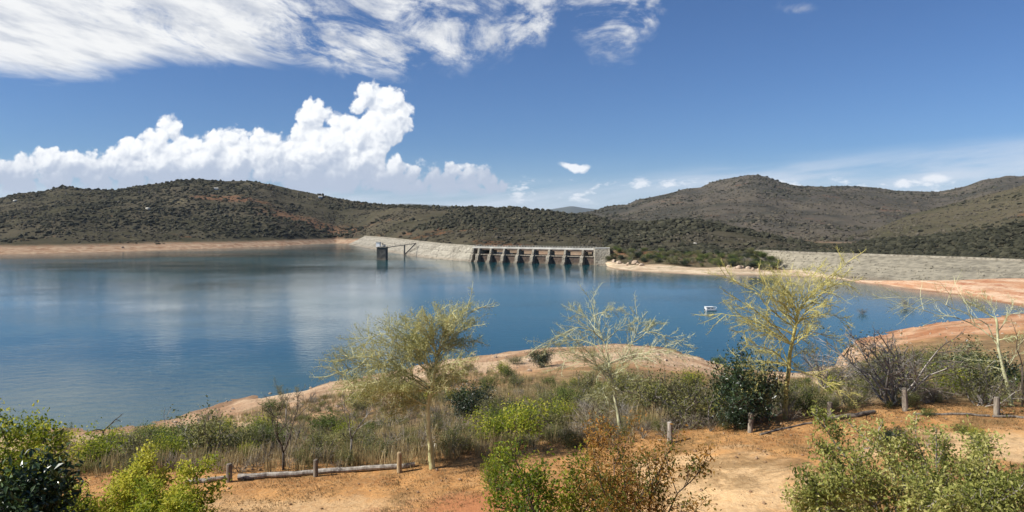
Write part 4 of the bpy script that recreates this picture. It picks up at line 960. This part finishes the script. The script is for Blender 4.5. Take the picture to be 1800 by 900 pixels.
# leaf litter and short dead grass on the terrace
n = 26000; px = NR.uniform(150, 1900, n); Yt = NR.uniform(19.5, 34.5, n); x = (px-CX)/F*Yt; z = near_z(x, Yt)
m_ = fbm(x, Yt, 3.0, 141, 3)+.04+.25*(Yt > 29)-.7*(np.hypot((x-7.4)/2.8, (Yt-25.4)/4.4) < 1)-.7*(np.hypot((x-18.5)/4.4, (Yt-27)/2.5) < 1) > 0
tp_ = np.stack([x, Yt, z], -1)[m_]
blades(tp_[::2], 4, NR.uniform(.04, .13, len(tp_[::2])), .008, M['litter'], 'short_grass', 'short dead grass on the orange terrace', 'grass', 1.4)
V, Fq, T_ = leaf_arrays(tp_+np.array([0, 0, .015])+NR.normal(0, .12, tp_.shape)*np.array([1, 1, 0.02]), .06, .6, 2.0)
tag(link('leaf_litter', mesh_np('leaf_litter', V, Fq, M['litter'], T_)), 'brown fallen leaves strewn over the orange terrace', 'leaf litter', kind='stuff')

# ------------------------------------------------------------------ posts and logs
def post(px, py, Y, hpx, r, label, lean=(0, 0), mat=None, fork=False):
    P_ = at(px, Y) if Y else hit(px, py); k = P_.y/F; h = hpx*k; root = MB()
    pts = [Vector((lean[0]*q*h, lean[1]*q*h, -.3+(h+.3)*q)) for q in (0, .3, .6, .9, .975, 1.)]
    root.tube(pts, [r*1.04, r*1.02, r*.98, r*.96, r*.9, r*.7], 11, .5, jag=.045)
    o = root.build('fence_post', mat or M['wood'], None, P_); 
    tag(o, label, 'post', 'wooden posts along the bank'); o.rotation_euler.z = R.uniform(0, 6); return o
post(403, 848, None, 32, .12, 'dark weathered post at the left end of the log rail')
post(555, 838, None, 30, .10, 'grey post in the middle of the log rail')
post(702, 832, None, 36, .105, 'brown post at the right end of the log rail', (.03, 0), M['cutwood'])
post(1178, 779, None, 37, .12, 'stubby pale post above the rust leaved tree', (-.04, 0), M['log'])
post(1318, 760, None, 35, .11, 'slim post in front of the tall evergreen bush', (-.07, 0), M['post_grey'])
post(1460, 735, None, 28, .13, 'short grey post right of the yellow fever tree trunk', (.05, 0))
p5 = post(1592, 723, None, 40, .125, 'pale topped post in front of the wide leafless bush', (.06, 0), M['post_grey'])
post(1752, 729, None, 31, .125, 'squat grey post left of the leaning fever tree trunk', (0, 0), M['post_grey'])
def log(a, b, r, label, mat):
    A = hit(*a); B = hit(*b); A.z += r*.75; B.z += r*.75; n = 9
    pts = [A.lerp(B, i/(n-1)) for i in range(n)]
    pts = [Vector((p.x, p.y, max(p.z, gz(p.x, p.y)+r*.55)))+Vector((0, R.gauss(0, .03), R.gauss(0, .012))) for p in pts]
    mb = MB(); mb.tube([p-A for p in pts], [r*(1.05-.2*i/(n-1)) for i in range(n)], 10, .5, jag=.06); o = mb.build('log_rail', mat, None, A); tag(o, label, 'log', 'log rails between the posts'); return o
log((328, 852), (399, 843), .10, 'short pale log left of the dark weathered post', M['log'])
log((418, 843), (552, 834), .12, 'thick grey log between the dark post and the middle post', M['log'])
log((560, 833), (729, 822), .115, 'long grey log ending beyond the brown post', M['log'])
log((1446, 742), (1538, 728), .10, 'dark log on the earth right of the short grey post', M['wood'])
log((1606, 731), (1738, 733), .06, 'half buried log right of the pale topped post', M['wood'])
log((1745, 734), (1860, 738), .06, 'dark log running out of the right edge', M['wood'])
log((1336, 766), (1428, 744), .05, 'thin dark rail on the earth right of the slim post', M['wood'])

# ------------------------------------------------------------------ rocks
def rock_mesh(seed, flat=.7):
    r = np.random.default_rng(seed); V = ICO2.copy(); d = r.normal(0, 1, (7, 3)); d /= np.linalg.norm(d, axis=1, keepdims=True)
    for k in d: 
        s = V@k; lim = r.uniform(.55, .85); V = V-np.maximum(s-lim, 0)[:, None]*k*.85
    V = V*(1+r.uniform(-.05, .05, (len(V), 1)))*r.uniform(.75, 1.2, 3); V[:, 2] *= flat; return V
RK = [mesh_np('boulder', rock_mesh(s), ICOF2, M['rock']) for s in range(5)]
RKP = mesh_np('boulder', rock_mesh(77), ICOF2, M['rock_pale'])
def rock(P_, r, label, group=None, me=None, name='boulder'):
    o = link(name, me or R.choice(RK), None, P_+Vector((0, 0, r*.25))); o.scale = (r, r, r); o.rotation_euler = (R.uniform(-.3, .3), R.uniform(-.3, .3), R.uniform(0, 6)); tag(o, label, 'boulder', group); return o
RP = [Vector(v) for v in KN[0]]
def knoll_at(px, row):
    Rw = KN[row]; k = int(np.argmin(np.abs(CX+F*Rw[:, 0]/Rw[:, 1]-px))); return Vector(Rw[k])
for i, (px, n_) in enumerate(((1092, 7), (1112, 4), (1290, 6), (1325, 5))):
    zone = ('heap of orange boulders where the knoll meets the abutment', 'orange boulders on the left beach of the knoll', 'pale boulders below the middle of the knoll', 'pale boulders at the right tip of the knoll')[i]
    for j in range(n_):
        rw = 0 if i > 1 else R.choice((0, 1, 2, 3)); P_ = knoll_at(px+R.uniform(-13, 13), rw); P_.y -= R.uniform(0, 5); P_.z -= .3
        rock(P_, R.uniform(.7, 1.9), 'one of the '+zone, zone)
rock(hit(118, 832)+Vector((0, -1, 0)), .55, 'pale rounded rock among the yellow green bushes at left', me=RKP)
rock(hit(86, 838)+Vector((0, -1.2, 0)), .35, 'smaller pale rock beside the glossy dark tree', me=RKP)
rock(hit(770, 790), .42, 'white rock beside the feathery fever tree trunk', me=RKP)
rock(hit(548, 800), .38, 'pale rock behind the log rail at the middle post', me=RKP)
rock(at(1497, 17.6)+Vector((0, 0, .1)), .3, 'pinkish rock under the light green shrub at right')
for px, q, r, lb in ((260, .45, 3.2, 'white boulder halfway up the left hill'), (27, .8, 3., 'white boulder high on the far left slope'), (215, .04, 1.6, 'brown boulder on the far left shore'), (1222, .3, 1.3, 'pale boulder in the dark bush of the middle hill'), (1262, .25, 1.0, 'smaller pale boulder in the bush right of the middle hill boulder')):
    x, y, z = hill_l.at(np.array([px]), np.array([q])); rock(Vector((float(x[0]), float(y[0]), float(z[0])+(1. if 'shore' not in lb else 0.))), r, lb, me=RKP if 'shore' not in lb else None)
n = 9000; px = NR.uniform(60, 2000, n); yy = NR.uniform(40, 215, n); xx = (px-CX)/F*yy; zz = near_z(xx, yy)
kk = (zz > -.15) & (zz < 4.2) & (fbm(xx, yy, 9, 171, 3)+NR.uniform(-.2, .2, n) > .02); st_ = np.stack([xx, yy, zz], -1)[kk]; n = len(st_)
sz = .06+.34*NR.random(n)**4; base = ICO1[None]*(1+NR.uniform(-.3, .3, (n, 12, 1)))*NR.uniform(.6, 1.3, (n, 1, 3)) if len(ICO1) == 12 else ICO1[None]*(1+NR.uniform(-.25, .25, (n, len(ICO1), 1)))*NR.uniform(.6, 1.3, (n, 1, 3))
tag(link('shore_stones', mesh_np('shore_stones', (base*sz[:, None, None]+st_[:, None, :]).reshape(-1, 3), (ICOF1[None]+(np.arange(n)*len(ICO1))[:, None, None]).reshape(-1, 3), M['rock'])), 'loose stones strewn along the bare shore', 'stones', kind='stuff')
bp = st_[::3]; blades(bp, 7, NR.uniform(.15, .5, len(bp)), .014, M['grass_dry'], 'shore_grass', 'sparse dry tufts on the bare shore', 'grass', .8)
n = 900; px = NR.uniform(150, 1900, n); yy = NR.uniform(19.5, 34, n); xx = (px-CX)/F*yy; pts = np.stack([xx, yy, near_z(xx, yy)], -1)
scatter('terrace_stones', pts, .016+.07*NR.random(n)**5, M['rock_earth'], 'small stones lying on the orange terrace', 'stones', np.full(n, .5), squash=.8, jit=.25)
# bushes of the knoll
KX = [('at the far right tip', 1342), ('at the left end', 1085), ('left of centre', 1130), ('at the centre', 1180), ('right of centre', 1230), ('towards the right end', 1280), ('at the right tip', 1325)]
for nm, px0 in KX:
    for j in range(22):
        P_ = knoll_at(px0+R.uniform(-25, 25), R.randrange(1, 24)); kind = R.choice(['olive', 'olive', 'green', 'dark', 'bare'])
        shrub(kind, P_, R.uniform(2.4, 4.2), f'one of the olive and brown bushes {nm} of the far knoll', f'bushes {nm} of the knoll', wide=1.25, name='knoll_bush', cat='bush')

for i in range(16):
    px = R.uniform(1308, 1362); q = (px-1323)/(1400-1323); P_ = Vector(((px-CX)/F*(410-q*36), 408-q*36-R.uniform(2, 9), max(1.0, 8.2-q*7.6)))
    shrub(R.choice(['olive', 'dark', 'green']), P_, R.uniform(2.4, 3.8), 'one of the dark bushes where the knoll meets the rockfill embankment', 'bushes at the embankment foot', wide=1.3, name='knoll_bush', cat='bush')
# ------------------------------------------------------------------ house and boat
def house(px, q, sc, label, hill=None):
    x, y, z = (hill or hill_l).at(np.array([px]), np.array([q])); root = empty('white_house', (float(x[0]), float(y[0]), float(z[0])), .3, sc)
    mb = MB(); mb.box((0, 0, 1.2), (9, 6, 3.6)); mb.build('wall', M['white'], root)
    mb = MB(); mb.prism([(-5, -3.6, 2.98), (-5, 3.6, 2.98), (-5, 0, 4.6)], Vector((0, 0, .04)), Vector((10, 0, .04))); mb.build('roof', M['deck_white'], root)
    mb = MB(); mb.box((0, -3.02, 1.0), (1., .08, 2.)); mb.build('door', M['roof_red'], root)
    for s in (-2.8, 2.8):
        mb = MB(); mb.box((s, -3.02, 1.5), (1.3, .08, 1.1)); mb.build('window', M['glass_dark'], root)
    tag(root, label, 'house')
house(563, .93, .75, 'tiny white house near the crest right of the left hill summit')
house(380, .80, .7, 'tiny white house by the red track below the left hill summit')

def boat():
    P0 = line([(1249, 546.5)], 0.)[0]; root = empty('pontoon_boat', P0, .12, .74)
    for s in (-.75, .75):
        mb = MB(); mb.tube([Vector((-2.2, s, .05)), Vector((-1.9, s, .1)), Vector((1.5, s, .1)), Vector((2.0, s, .18)), Vector((2.25, s, .34))], [.12, .28, .28, .22, .05], 10); mb.build('pontoon', M['white'], root)
    mb = MB(); mb.box((-.1, 0, .45), (4.3, 2.2, .14)); mb.build('deck', M['white'], root)
    mb = MB(); mb.box((-.45, -1.02, .99), (3.3, .06, .94)); mb.box((-.45, 1.02, .99), (3.3, .06, .94)); mb.box((-2.07, 0, .95), (.06, 1.98, .86)); mb.build('side_panel', M['white'], root)
    for x in (-1.1, .25):
        mb = MB(); mb.box((x, -1.06, 1.08), (.6, .03, .2)); mb.build('window', M['glass_dark'], root)
    mb = MB(); mb.box((-.55, 0, 1.62), (3.3, 2.2, .12)); mb.build('canopy', M['white'], root)
    for x in (-2.0, .95):
        for y in (-1, 1):
            mb = MB(); mb.tube([Vector((x, y, .5)), Vector((x, y, 1.57))], [.035, .035], 6); mb.build('canopy_post', M['white'], root)
    mb = MB()
    for y in (-1, 1): mb.tube([Vector((1.2, y, .6)), Vector((1.75, y, 1.0)), Vector((2.1, y, 1.55))], [.06, .06, .06], 6)
    mb.tube([Vector((2.1, -1, 1.5)), Vector((2.1, 1, 1.5))], [.05, .05], 6); mb.build('bow_rail', M['white'], root)
    mb = MB(); mb.box((-2.35, 0, .55), (.35, .4, .75)); mb.build('outboard_motor', M['steel_dark'], root)
    tag(root, 'small white pontoon boat with a canopy afloat on the lake', 'boat')
boat()

# ------------------------------------------------------------------ air
def build_haze():
    hm = bpy.data.materials.new('haze'); hm.use_nodes = True; nt = hm.node_tree; nt.nodes.remove(nt.nodes['Principled BSDF'])
    pv = nt.nodes.new('ShaderNodeVolumePrincipled'); pv.inputs['Density'].default_value = 2.6e-5; pv.inputs['Color'].default_value = (.74, .85, 1, 1); pv.inputs['Anisotropy'].default_value = .1
    nt.links.new(pv.outputs[0], nt.nodes['Material Output'].inputs['Volume'])
    mb = MB(); mb.box((0, 7000, 156), (24000, 18000, 330)); tag(mb.build('haze', hm), kind='stuff')
build_haze()
